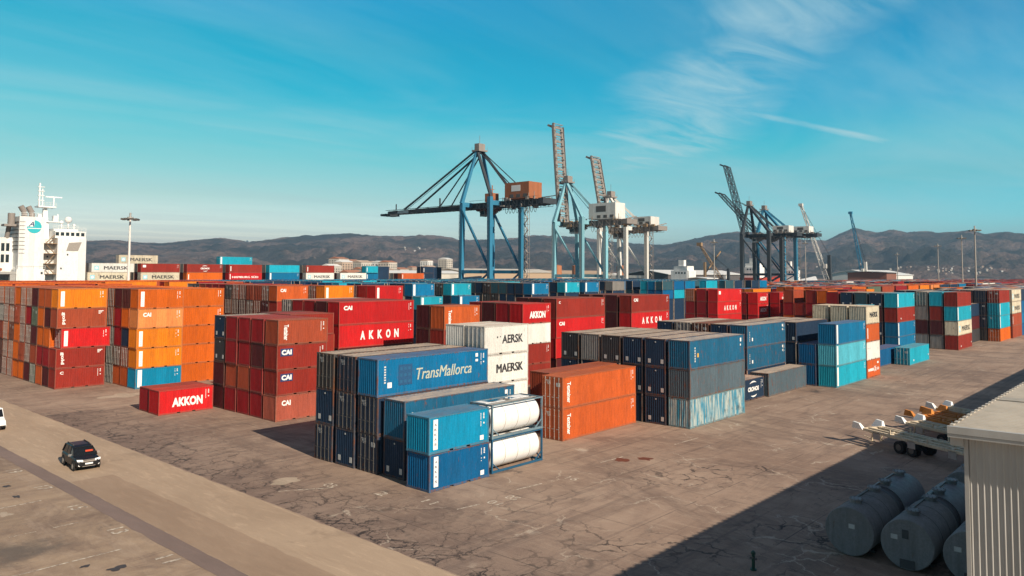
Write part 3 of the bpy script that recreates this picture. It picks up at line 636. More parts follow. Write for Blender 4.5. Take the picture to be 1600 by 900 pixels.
# --- blue block in the foreground
block('front blue pair', 36.65, 40.85, 20, P2, [['bl:arkas', 'ct:arkas']], H=2.6)
column('block of blue forty footers', 0, 37.5, 44.55, 40, ['nb', 'tb:plates'])
column('block of blue forty footers', 1, 37.2, 47.4, 40, ['nb!', 'nb!', 'tm:trans'])
column('block of blue forty footers', 2, 37.15, 50.2, 40, ['nb', 'nb!', 'nb!'])
column('block of blue forty footers', 3, 37.1, 53.05, 40, ['nb!', 'nb', 'gy!'])
block('white MAERSK stack', 50.0, 48.5, 20, 2.60, [['wh', 'wh:line', 'wh:maersk!', 'wh:maerskp!'], ['~wh', '~wh', 'wh', 'wh']], H=2.63)
block('orange forty foot pair', 56.05, 44.3, 40, 2.8, [['ob:tex!', 'ob:tex!']])
column('orange forty foot pair', 1, 57.6, 47.2, 40, ['dr', 'dr'])
# --- dark block
G_ = [['tw', 'gb', 'tb:amber'], ['nb', 'nb', 'nb'], ['~nb', 'nb', 'nb'], ['~nb', 'nb', 'gy'], ['~nb', 'nb', 'gr'], ['~nb', 'nb', 'gy']]
block('long navy row', 69.0, 38.5, 40, 2.76, G_)
column('low boxes right of navy row', 0, 87.3, 41.75, 20, ['nb:cronos'])
column('low boxes right of navy row', 1, 88.2, 45.0, 20, ['ob', 'ob'])
column('low boxes right of navy row', 2, 93.75, 41.3, 40, ['gb'], ind='nearest the aisle')
block('second navy row', 94.5, 44.45, 40, 2.72, [['~nb', 'tb:plates', 'tb:plates'], ['~nb', '~nb', 'nb'], ['~nb', '~nb', 'br!'], ['~nb', '~nb', 'gr!'], ['~nb', '~nb', 'nb']])
block('turquoise stack on the aisle', 107.4, 37.8, 40, 2.72, [['cy:cstrip', 'lc:cstrip', 'mb:cstrip'], ['bl', 'bl'], ['~nb', '~nb', 'nb'], ['~nb', '~nb', 'nb'], ['~nb', '~gy', 'gy']], H=2.86)
block('mixed stack topped with ivory', 119.9, 37.75, 20, 2.75, [['ob:hss', 'wh:line', 'ob:tick', 'iv:maersk'], ['~gr', '~wh', '~wh', 'iv'], ['~gr', '~wh', '~wh', 'iv']], H=2.65)
block('pale cyan stack right of the ivory box', 126.4, 40.4, 20, P2, [['lc', 'cy', 'lc', 'lc']], H=2.62)
column('low pair on the aisle', 0, 142.3, 37.9, 40, ['cy:dots!'], ind='nearer the aisle')
column('low pair on the aisle', 1, 136.0, 40.9, 40, ['bl'], ind='farther from aisle')
block('tall cyan and navy block', 165.0, 46.0, 40, 2.85, [['mb:cstrip', 'mb:cstrip', 'rb:dots', 'cy:cstrip'], ['nb', 'nb', 'mr', 'nb'], ['~nb', '~nb', 'te', 'te'], ['~nb', '~nb', 'nb', 'nb'], ['~nb', '~nb', 'cr', 'cr']])
block('striped mixed stack at right', 177.4, 38.1, 40, 2.75, [['rb:dots', 'iv:maersk', 'cy:cstrip', 'rb'], ['gr', 'mr', 'rb', 'cy'], ['gr', 'mr', 'gr', 'gr!']], lod=1, H=2.93)
block('right end stack with navy doors', 207.2, 35.9, 40, 2.7, [['or!', 'cy:cstrip!', 'cy:cstrip!', 'rb!'], ['gy!', 'nb!', 'nb!', 'nb!'], ['nb!', 'gy!', 'nb!', 'nb!'], ['~nb', '~nb', 'nb!', 'nb!']], lod=1, H=2.93)
block('right end stack topped with ivory', 219.8, 35.5, 40, 2.7, [['dr', 'dr:tick', 'iv:maersk', 'iv:maersk'], ['~nb', '~nb', '~nb', 'gr']], lod=1, H=2.93)
block('blue stack at the right edge', 232.4, 35.5, 40, 2.7, [['bl', 'mb', 'bl', 'nb'], ['~nb', '~nb', '~nb', 'nb']], lod=1, H=2.93)
block('bright AKKON block in the middle distance', 163, 83.7, 40, 2.9, [['~rd', 'rd', 'rd:akkonw', 'rd:badge'], ['~cr', 'cr', 'cr', 'cr'], ['~cr', 'cr', 'cr', 'ob!']], lod=1, H=2.93)
block('AKKON pair in the middle distance', 176.2, 80.1, 20, 2.9, [['rd', 'cr', 'rd:akkon', 'rd:akkon'], ['mr', 'mr', 'cr', 'cr']], lod=1, H=2.7)
block('red stack with white logo', 183.0, 77.6, 20, 2.9, [['mr', 'rd', 'rd', 'rd:cronos'], ['mr', 'mr', 'mr', 'mr']], lod=1, H=2.7)
block('ivory box before the orange row', 189.4, 77.4, 20, 2.9, [['~mr', '~mr', 'iv:tal'], ['~mr', '~mr', 'mr', 'cr']], lod=1, H=2.7)
# --- second yard behind: walls of door ends and the blue row
rw = random.Random(11)
Wl = [['rb', 'rb', 'cr', 'rb', 'ob:cai']]
for i in range(1, 13):
    Wl.append([rw.choice(['dr!', 'cr!', 'dr!', 'mr!']), rw.choice(['dr!', 'ob!', 'cr!']), rw.choice(['dr!', 'mr!']), rw.choice(['br!', 'dr!', 'gr!', 'mr!']), rw.choice(['dr!', 'gr!', 'cr!', 'gy!', 'dr!'])])
for i, c in enumerate(Wl):
    if i < 11: Wl[i] = ['~'+c[0], '~'+c[1], '~'+c[2], c[3], c[4]]
block('wall of red door ends', 69.0, 115.0, 20, 2.5, Wl, 1)
block('amber stack by the door wall', 75.6, 111, 20, P2, [['~or', '~or', '~or', '~or', 'am:strip'], ['~mr', '~mr', '~mr', '~mr', 'dr!'], ['~mr', '~mr', '~mr', '~mr', 'mr']], 1)
block('red stack by the amber stack', 82.1, 105.5, 20, P2, [['~or', '~or', '~or', '~or', 'rd:strip'], ['~mr', '~mr', '~mr', '~mr', 'cr!'], ['~mr', '~mr', '~mr', '~mr', 'cr!'], ['~mr', '~mr', '~mr', '~mr', 'dr!']], 1)
block('blue row behind, left bay', 102.4, 117.2, 20, P2, [['~nb', '~nb', '~nb', 'cy:cstrip'], ['~nb', '~nb', '~nb', 'nb', 'mb:cstrip'], ['~nb', '~nb', '~nb', 'nb', 'nb'], ['~nb', '~nb', '~nb', 'nb', 'nb']], 1)
block('blue row behind, middle bay', 112.9, 116.9, 20, P2, [['~nb', '~nb', '~nb', 'mb:cstrip'], ['~nb', '~nb', '~nb', 'nb', 'cy:cstrip'], ['~nb', '~nb', '~nb', 'nb', 'gy!'], ['~nb', '~nb', '~nb', 'nb', 'nb']], 1)
block('blue row behind, long bay', 131.3, 112.7, 20, P2, [['~nb', '~nb', '~nb', 'nb', 'mb:cstrip']]+[['~nb', '~nb', '~nb', a, b_] for a, b_ in (('nb', 'nb'), ('nb', 'nb'), ('nb', 'te'), ('gy!', 'te'), ('gy!', 'gy!'), ('gy!', 'nb'), ('nb', 'te'))], 1)
block('blue row behind, cyan bay', 151.4, 119.0, 20, P2, [['~nb', '~nb', '~nb', '~nb', 'cy:cstrip'], ['~nb', '~nb', '~nb', '~nb', 'nb'], ['~nb', '~nb', '~nb', '~nb', 'gy']], 1)
block('blue row behind, right bay', 158.0, 117.8, 20, P2, [['~nb', '~nb', '~nb', '~nb', 'mb:cstrip'], ['~nb', '~nb', '~nb', '~nb', 'nb']], 1)
block('blue row behind, grey bay', 179.1, 123.9, 20, P2, [['~nb', '~nb', '~nb', '~nb', 'gr'], ['~nb', '~nb', '~nb', '~nb', 'nb'], ['~nb', '~nb', '~nb', '~nb', 'gy'], ['~nb', '~nb', '~nb', '~nb', 'nb']], 1)
block('small cyan stack before the sheds', 269.5, 151.8, 20, P2, [['lc', 'wh', 'mb:cstrip', 'cy:cstrip'], ['nb', 'te', 'nb', 'nb'], ['nb', 'nb', 'nb', 'te'], ['bl', 'rb', 'nb', 'nb'], ['nb', 'nb', 'nb', 'nb']], 1)
# orange forty foot row far right
for i, c in enumerate(['cr', 'or:tick', 'gn', 'dr', 'cr', 'or', 'am:tick', 'pe', 'nb', 'nb', 'mb', 'mr', 'mb', 'wh', 'wh', 'tb']):
    column('of the far right orange row', 0, 214.5+12.9*i, 75.5-.25*i, 40, ['~mr', '~mr', '~mr', c], lod=1, ind=WORDS[min(i, 13)]+' from the left' if 0 < i < 14 else ('leftmost' if i == 0 else 'last but one' if i == 14 else 'rightmost'))
# ------------------------------------------------------------------ the merged mass of hidden and distant boxes
rf = random.Random(5)
def fill(x0, x1, y0, y1, n, pal, size=20, pit=6.55, H=H20, gapy=2.6, gaps=0.06):
    x = x0
    while x < x1:
        for k in range(int((y1-y0)/gapy)):
            if rf.random() < gaps: continue
            nn = n if rf.random() < .8 else n-1
            for l in range(max(0, nn-2), nn): FAR.append((x, y0+k*gapy, l*H, 6.058 if size == 20 else 12.192, H, rf.choice(pal)))
            FAR.append((x, y0+k*gapy, 0, 6.058 if size == 20 else 12.192, max(0.1, (nn-2)*H-.02), rf.choice(pal)))
        x += pit
warm = ['or', 'ob', 'rb', 'cr', 'am', 'dr', 'or']; cold = ['nb', 'bl', 'mb', 'cy', 'nb', 'te', 'nb']; mix_ = warm+cold+['wh', 'gr', 'nb', 'nb', 'mr']
fill(75.6, 81, 122, 150, 5, warm); fill(55, 88, 168, 205, 5, warm); fill(34, 54, 150, 205, 5, warm)
fill(96, 121, 128, 150, 5, cold); fill(131.3, 190, 133, 205, 5, cold); fill(92, 125, 165, 205, 5, cold)
fill(151.4, 190, 127, 133, 5, cold, gaps=0)
fill(196, 268, 118, 205, 5, cold); fill(276, 330, 150, 205, 4, cold+['rb']); fill(283, 330, 100, 140, 4, cold+['or', 'rb'])
fill(345, 460, 120, 205, 4, mix_); fill(470, 900, 130, 205, 4, mix_, 40, 12.9, 2.7)
fill(214.5, 480, 79, 92, 4, warm+['nb', 'gr'], 40, 12.9, H40); fill(214, 300, 96, 106, 4, cold+warm, 40, 12.9, 2.7)
fill(176, 208, 63.5, 76, 4, warm+['mr'], 20, 6.6, H40); fill(196, 240, 40, 56, 4, ['nb', 'nb', 'gy', 'mr'], 40, 12.8, H40, gaps=0)
fill(245, 320, 35.5, 60, 4, mix_, 40, 12.8, H40); fill(320, 520, 40, 66, 4, ['nb', 'mr', 'gr', 'cr', 'nb'], 40, 12.8, H40)
fill(420, 900, 75, 120, 4, ['cr', 'mr', 'cr', 'rb', 'nb'], 40, 12.9, H40)
def mass(name, lst, label):
    mb = MB(); codes_ = sorted({c[5] for c in lst}); ix = {c: i for i, c in enumerate(codes_)}; n = len(codes_)
    for x, y, z, Lc, H, c in lst:
        jx = rf.uniform(-.06, .06); i = ix[c]
        mb.box(x+jx+.05, y+.05, z+.06, x+jx+Lc-.05, y+Wd-.05, z+H-.05, i)
        mb.f.pop(-5); mb.m.pop(-5)
        mb.add([(x+jx+.05, y+.05, z+H-.05), (x+jx+Lc-.05, y+.05, z+H-.05), (x+jx+Lc-.05, y+Wd-.05, z+H-.05), (x+jx+.05, y+Wd-.05, z+H-.05)], [(0, 1, 2, 3)], n+i)
        for a in (0, Lc-.12):
            for b_ in (0, Wd-.12): mb.box(x+jx+a, y+b_, z, x+jx+a+.12, y+b_+.12, z+H, n+i)
        mb.box(x+jx+.12, y+.02, z+H-.09, x+jx+Lc-.12, y+.08, z+H-.02, i); mb.box(x+jx+.02, y+.12, z+H-.10, x+jx+.08, y+Wd-.12, z+H-.02, i)
    o = mb.build(name, [MP[c] for c in codes_]+[MR[c] for c in codes_]); tag(o, label, 'containers', kind='stuff'); return o
mass('container_mass', HIDDEN+FAR, 'rows of stacked mixed coloured containers receding across the yard behind the nearer stacks')

# ------------------------------------------------------------------ tank containers beside the front blue pair
def tank_container(label, z, fm):
    t = thing('tank_container', label, 'tank container', (43.35, 41.15, z), 0, 'white tank containers beside the front blue pair')
    Lc, H = 6.058, 2.6; mb = MB(); p = .13
    for x in (0, Lc-p):
        for y in (0, Wd-p): mb.box(x, y, 0, x+p, y+p, H)
        mb.box(x, p, 0, x+p, Wd-p, .16); mb.box(x, p, H-.13, x+p, Wd-p, H)
        for s in (0, 1): mb.beam((x+p/2, p if s else Wd-p, .16), (x+p/2, Wd/2, 1.0), .08)
    for y in (0, Wd-p):
        mb.box(p, y, 0.02, Lc-p, y+p, .17); mb.box(p, y+.02, H-.10, Lc-p, y+p-.02, H-.01)
        for x in (0, Lc-p): mb.beam((x+p/2, y+p/2, .15), (Lc/2 if x == 0 else Lc/2, y+p/2+.0, .12), .06)
        for a, b_ in ((p, .9), (Lc-p, Lc-.9)): mb.beam((a, y+p/2, .75), (b_, y+p/2, .16), .07)
    for x in (-.004, Lc-.174):
        for y in (-.004, Wd-.158):
            for zz in (.001, H-.119): mb.box(x, y, zz, x+.178, y+.162, zz+.118)
    mb.build('frame', fm, t)
    n = 40; prof = [(.13, .3), (.15, .80), (.22, 1.0), (.36, 1.11), (.60, 1.155), (5.45, 1.155), (5.69, 1.11), (5.83, 1.0), (5.90, .80), (5.92, .3)]
    tb = MB(); vs = []
    for x, r_ in prof: vs += [(x, Wd/2+r_*1.045*cos(2*pi*i/n), 1.36+r_*1.045*sin(2*pi*i/n)) for i in range(n)]
    fs = [(k*n+i, k*n+(i+1) % n, (k+1)*n+(i+1) % n, (k+1)*n+i) for k in range(len(prof)-1) for i in range(n)]+[tuple(range(n)), tuple(range(len(vs)-n, len(vs)))[::-1]]
    tb.add(vs, fs); sh = tb.build('tank_shell', TANKM, t, smooth=True)
    for x in (1.55, 3.0, 4.45):
        r_ = MB()
        for k in range(n):
            a, b_ = 2*pi*k/n, 2*pi*(k+1)/n
            P = lambda ang, rr, xx: (xx, Wd/2+(rr+.052)*cos(ang), 1.36+(rr+.052)*sin(ang))
            r_.add([P(a, 1.157, x), P(a, 1.175, x), P(a, 1.175, x+.05), P(a, 1.157, x+.05), P(b_, 1.157, x), P(b_, 1.175, x), P(b_, 1.175, x+.05), P(b_, 1.157, x+.05)], [(1, 2, 6, 5), (0, 1, 5, 4), (2, 3, 7, 6)])
        r_.build('stiffening_ring', M['silver_ring'], sh)
    wk = MB()
    for y in (.55, .78): wk.box(.2, y, H-.07, Lc-.2, y+.18, H-.04)
    wk.box(2.6, .9, H-.07, 3.3, 1.9, H-.04); wk.build('walkway', M['galv'], t)
    hm = MB(); hm.cyl((Lc/2, Wd/2+.1, 2.45), (Lc/2, Wd/2+.1, 2.60), .28, 16); hm.cyl((1.4, Wd/2+.1, 2.4), (1.4, Wd/2+.1, 2.58), .14, 12); hm.build('hatch', M['galv_dark'], t)
    for a_, b_ in ((4.1, 5.6), (.4, 1.0)): MB().box(a_, 1.1, H-.035, b_, 2.2, H-.02).build('top_plate', M['letter_white'], t)
plain('silver_ring', (.50, .47, .42), .5)
def tank_fn(t, b):
    v, _ = objvec(t)
    c = mixc(t, noi(t, v, 2.5, 6, .7, 0, (1.5, 1, .25), .55, .78, 0, .5), (.80, .81, .80), (.42, .33, .22))
    L(t, c, b.inputs['Base Color'])
TANKM = mat('tank_shell_paint', rough=.32, fn=tank_fn)
tank_container('white tank container in blue frame, lower of two beside the front blue pair', 0.0, M['crane_deep'])
tank_container('white tank container with rusty grey top frame, upper of two beside front blue pair', 2.603, solid('frame_pale', (.14, .22, .27), .5, 0, .3, 1.1))

# ------------------------------------------------------------------ warehouse at right
def corr_metal(col):
    def fn(t, b):
        v = nd(t, 'ShaderNodeTexCoord').outputs['Object']
        c = mixc(t, noi(t, v, .8, 6, .65, 0, (1, 1, .3), .4, .7), col, tuple(x*.8 for x in col))
        c = mixc(t, noi(t, v, 5, 5, .7, 0, (1, 1, .1), .6, .8, 0, .4), c, tuple(x*.5 for x in col))
        L(t, c, b.inputs['Base Color'])
    return fn
wt = thing('warehouse', 'pale corrugated metal warehouse at the right edge casting a long shadow', 'warehouse', (29.6, 6.6, 0))
EZ = 10.25; WL_, WD_ = 120, 34
MWALL = mat('warehouse_cladding', rough=.45, fn=corr_metal((.46, .45, .43))); MROOF = mat('warehouse_roofing', rough=.5, fn=corr_metal((.52, .46, .38)))
mb = MB(); n = 180; s_ = WD_/n; pr = []
for i in range(n):
    y = -i*s_; pr += [(y, 0), (y-s_*.62, 0), (y-s_*.68, .036), (y-s_*.80, .036)]
pr.append((-WD_, 0)); k = len(pr)
zt = lambda y: EZ-.2+(-y)*.012
mb.add([(-d_+.30, y-.30, 0) for y, d_ in pr]+[(-d_+.30, y-.30, zt(y)) for y, d_ in pr], [(i, i+1, k+i+1, k+i) for i in range(k-1)])
mb.build('gable_wall', MWALL, wt)
mb = MB(); mb.box(.32, -.36, 0, WL_, -.30, EZ-.25); mb.box(WL_-.05, -WD_, 0, WL_, -.37, EZ-.2); mb.box(.32, -WD_-.4, 0, WL_, -WD_-.31, EZ); mb.build('wall', MWALL, wt)
mb = MB(); mb.box(.22, -.40, 0, .296, -.27, EZ-.32); mb.build('corner_flashing', MWALL, wt)
mb = MB(); nr = 360; s_ = WL_/nr
pr = []
for i in range(nr): x = i*s_; pr += [(x, 0), (x+s_*.5, 0), (x+s_*.62, .045), (x+s_*.88, .045)]
pr.append((WL_, 0)); k = len(pr)
mb.add([(x, .12, EZ+d_) for x, d_ in pr]+[(x, -WD_-.3, EZ+WD_*.012+d_) for x, d_ in pr], [(i+1, i, k+i, k+i+1) for i in range(k-1)])
rfo = mb.build('roof', MROOF, wt)
mb = MB()
for i in range(4): x = 7.5+i*15; mb.add([(x, .10, EZ+.052), (x+1.0, .10, EZ+.052), (x+1.0, -WD_, EZ+.052+WD_*.012), (x, -WD_, EZ+.052+WD_*.012)], [(3, 2, 1, 0)])
mb.build('skylight_sheet', plain('skylight', (.42, .33, .23), .4), rfo)
mb = MB()
for i in range(170): x = .2+i*.62; mb.box(x, .02, EZ+.040, x+.30, .135, EZ+.072)
mb.build('ridge_filler', MROOF, rfo)
mb = MB(); mb.beam((-.02, .15, EZ-.07), (-.02, -WD_-.3, EZ-.07+WD_*.012), .14, .24); mb.beam((.10, .15, EZ-.26), (.10, -WD_, EZ-.26+WD_*.012), .34, .12)
mb.build('verge_trim', MWALL, wt)
mb = MB(); mb.box(.12, -.05, EZ-.22, WL_, .17, EZ-.03); mb.box(.14, -.28, EZ-.62, .55, .12, EZ-.33); mb.build('gutter', MWALL, wt)

# ------------------------------------------------------------------ storage tanks in the shade
MTK = solid('tank_grey', (.24, .25, .265), .7, 0, .4, .45, .12, .4); MTD = plain('tank_band', (.07, .075, .08), .8)
def storage_tank(label, x, y, L_, manh, plate=True, drain=False, z=0):
    r = 1.3; t = thing('storage_tank', label, 'storage tank', (x, y, z), 0, 'grey cylindrical storage tanks beside the warehouse'); n = 48; cz = r+.02
    def ring(xs):
        mb = MB(); vs = []
        for xx, rr in xs: vs += [(xx, rr*cos(2*pi*i/n), cz+rr*sin(2*pi*i/n)) for i in range(n)]
        mb.add(vs, [(k*n+i, k*n+(i+1) % n, (k+1)*n+(i+1) % n, (k+1)*n+i) for k in range(len(xs)-1) for i in range(n)]+[tuple(range(n)), tuple(range(len(vs)-n, len(vs)))[::-1]]); return mb
    b = ring([(0.0, r-.04), (.03, r), (L_*.46, r)]); a = b.build('tank_shell', MTK, t, True)
    for p_ in a.data.polygons:
        if len(p_.vertices) > 8: p_.use_smooth = False
    for p_ in a.data.polygons:
        if abs(p_.normal.x) > .5: p_.use_smooth = False
    for q in (.16, .31):
        wd_ = MB()
        for k in range(n):
            a1, a2 = 2*pi*k/n, 2*pi*(k+1)/n; wd_.beam((q*L_, (r+.004)*cos(a1), cz+(r+.004)*sin(a1)), (q*L_, (r+.004)*cos(a2), cz+(r+.004)*sin(a2)), .03, .012)
        wd_.build('weld_seam', MTD, a)
    ring([(L_*.46+.004, r-.03), (L_*.55-.004, r-.03)]).build('band', MTD, t, True)
    ring([(L_*.55, r), (L_-.25, r), (L_-.08, r*.85), (L_, r*.4)]).build('tank_shell', MTK, t, True)
    for q in manh:
        m_ = MB(); m_.cyl((q*L_, 0, cz+r-.06), (q*L_, 0, cz+r+.16), .30, 20); m_.cyl((q*L_, 0, cz+r+.165), (q*L_, 0, cz+r+.24), .38, 20)
        for k in range(10): a_ = 2*pi*k/10; m_.cyl((q*L_+.33*cos(a_), .33*sin(a_), cz+r+.24), (q*L_+.33*cos(a_), .33*sin(a_), cz+r+.29), .03, 6)
        m_.build('manhole', MTK, t)
    m_ = MB(); m_.beam((.15*L_, .28, cz+r+.02), (.9*L_, .28, cz+r+.02), .05); m_.build('pipe_rail', M['galv_dark'], t)
    if plate: m_ = MB(); m_.box(-.012, -.30 if not drain else .45, cz+.18, -.004, .02 if not drain else .78, cz+.42); m_.build('label_plate', M['silver_stencil'], t)
    if drain:
        m_ = MB(); m_.box(-.06, -.35, .12, -.002, .35, .55); m_.build('drain_box', MTD, t); MB().box(-.04, -.08, cz+.3, -.002, .22, cz+.75).build('end_fitting', MTD, t)
    sd_ = MB()
    for q in (.15, .85): sd_.box(q*L_-.15, -.9, 0, q*L_+.15, .9, .12)
    sd_.build('saddle', MTD, t)
storage_tank('grey horizontal tank farthest from the warehouse, blank end with small plate', 44.4, 15.1, 10.4, (.12, .42, .62, .9))
storage_tank('grey horizontal tank in the middle with drain box under its end plate', 44.3, 12.15, 10.6, (.12, .44, .62, .9), True, True)
storage_tank('grey horizontal tank closest to the warehouse wall, partly cut off', 44.4, 9.2, 10.4, (.12, .42, .62, .9), True, True)
storage_tank('grey horizontal tank behind the middle tank, half hidden by the warehouse', 57.4, 12.2, 9.0, (.1, .4, .6, .9), False)
t = thing('hydrant', 'small dark green hydrant post standing in the warehouse shadow', 'hydrant', (38.9, 18.1, 0))
m_ = MB(); m_.cyl((0, 0, 0), (0, 0, .08), .16, 14); m_.cyl((0, 0, .08), (0, 0, .82), .085, 14); m_.cyl((0, 0, .82), (0, 0, .92), .12, 14); m_.cyl((0, 0, .92), (0, 0, 1.0), .12, 14, r2=.04); m_.build('post', plain('hydrant_green', (.02, .07, .05), .5), t)
m_ = MB(); m_.cyl((0, -.18, .6), (0, .18, .6), .055, 10); m_.cyl((-.16, 0, .66), (0, 0, .66), .05, 10); m_.build('outlet', M['galv_dark'], t)

# ------------------------------------------------------------------ skeletal terminal trailers
def trailer(label, x, y, ang, mm, length=12.6):
    t = thing('container_trailer', label, 'trailer', (x, y, 0), ang, 'terminal trailers parked behind the warehouse')
    mb = MB(); zf = 1.42   # local +x runs from the nose back
    for yy in (-.5, .5): mb.beam((.5, yy, zf-.16), (length, yy, zf-.16), .20, .46)
    for k in range(7): xx = .6+k*(length-.9)/6; mb.beam((xx, -.5, zf-.12), (xx, .5, zf-.12), .12, .2)
    for xx in (.4, 3.3, 6.3, 9.3, length-.2): mb.beam((xx, -1.2, zf-.05), (xx, 1.2, zf-.05), .22, .18)
    for yy in (-1.14, 1.14): mb.beam((.4, yy, zf-.07), (length, yy, zf-.07), .20, .22)
    mb.build('chassis', mm, t)
    for yy, sg in ((-1.14, -1), (1.14, 1)):
        g = MB(); o_ = yy+sg*.02; g.add([(-.70, o_-.22, zf-.10), (.55, o_-.22, zf-.10), (.55, o_+.22, zf-.10), (-.70, o_+.22, zf-.10), (-.45, o_-.10+sg*.22, zf+.50), (.25, o_-.10+sg*.22, zf+.44), (.25, o_+.12+sg*.22, zf+.44), (-.45, o_+.12+sg*.22, zf+.50)], [(0, 3, 2, 1), (4, 5, 6, 7), (0, 1, 5, 4), (1, 2, 6, 5), (2, 3, 7, 6), (3, 0, 4, 7)])
        g.build('corner_guide', M['letter_white'] if mm is not M['trailer_orange'] else mm, t)
    for k, xx in enumerate((1.6, 3.4, 5.3, 7.2, 9.2, 11.2)):
        for sg in (-1, 1):
            g = MB(); g.box(xx, sg*1.22-.02, zf-.70, xx+.75, sg*1.22+.02, zf-.08) if k % 2 == 0 else g.box(xx, sg*1.2-.04, zf+.03, xx+.12, sg*1.2+.04, zf+.42)
            g.build('side_plate' if k % 2 == 0 else 'stake', mm if k % 2 else plain('plate_grey', (.38, .33, .30), .7), t)
    for sg in (-.55, .55):
        g = MB(); g.beam((1.0, sg, zf-.2), (.8, sg, .35), .12); g.box(.6, sg-.18, .28, 1.0, sg+.18, .34); g.beam((.75, sg, .5), (-.1, sg, .62), .07); g.build('landing_leg', mm, t)
    for k, xx in enumerate((4.3, 5.6)):
        ax = MB(); ax.cyl((xx, -1.0, .52), (xx, 1.0, .52), .08, 10); ax.build('axle', M['steel_black'], t)
        for sg in (-1, 1):
            wh = MB(); wh.cyl((xx, sg*.62, .52), (xx, sg*1.18, .52), .52, 28); wo_ = wh.build('wheel', M['rubber'], t)
            rm = MB(); rm.cyl((xx, sg*1.13, .52), (xx, sg*1.19, .52), .27, 18); rm.build('rim', M['galv_dark'], wo_)
    return t
def aim(x0, y0, x1, y1): return math.atan2(y1-y0, x1-x0)
a_ = aim(76.3, 24.2, 71.2, 14.2)
trailer('white nosed skeletal trailer, nearest of the three, catching sun on its guides', 75.2, 23.6, a_, M['trailer_cream'])
trailer('orange skeletal trailer parked between two cream ones', 85.2, 21.9, a_, M['trailer_orange'])
trailer('cream skeletal trailer farthest back beside the orange one', 91.8, 21.6, a_, M['trailer_cream'])
trailer('second orange skeletal trailer tucked behind the first orange one', 88.4, 21.3, a_, M['trailer_orange'])
trailer('cream skeletal trailer between the nearest one and the orange pair', 81.0, 21.6, a_, M['trailer_cream'])

# ------------------------------------------------------------------ boxes off to the right that throw the far shadows
block('stack standing past the right edge', 113.2, 11.2, 40, 2.7, [['rb', 'nb', 'rb']])
block('taller stack standing past the right edge', 126.0, 8.8, 40, 2.7, [['nb', 'ob', 'bl', 'rb'], ['nb', 'nb', 'bl', 'nb']])

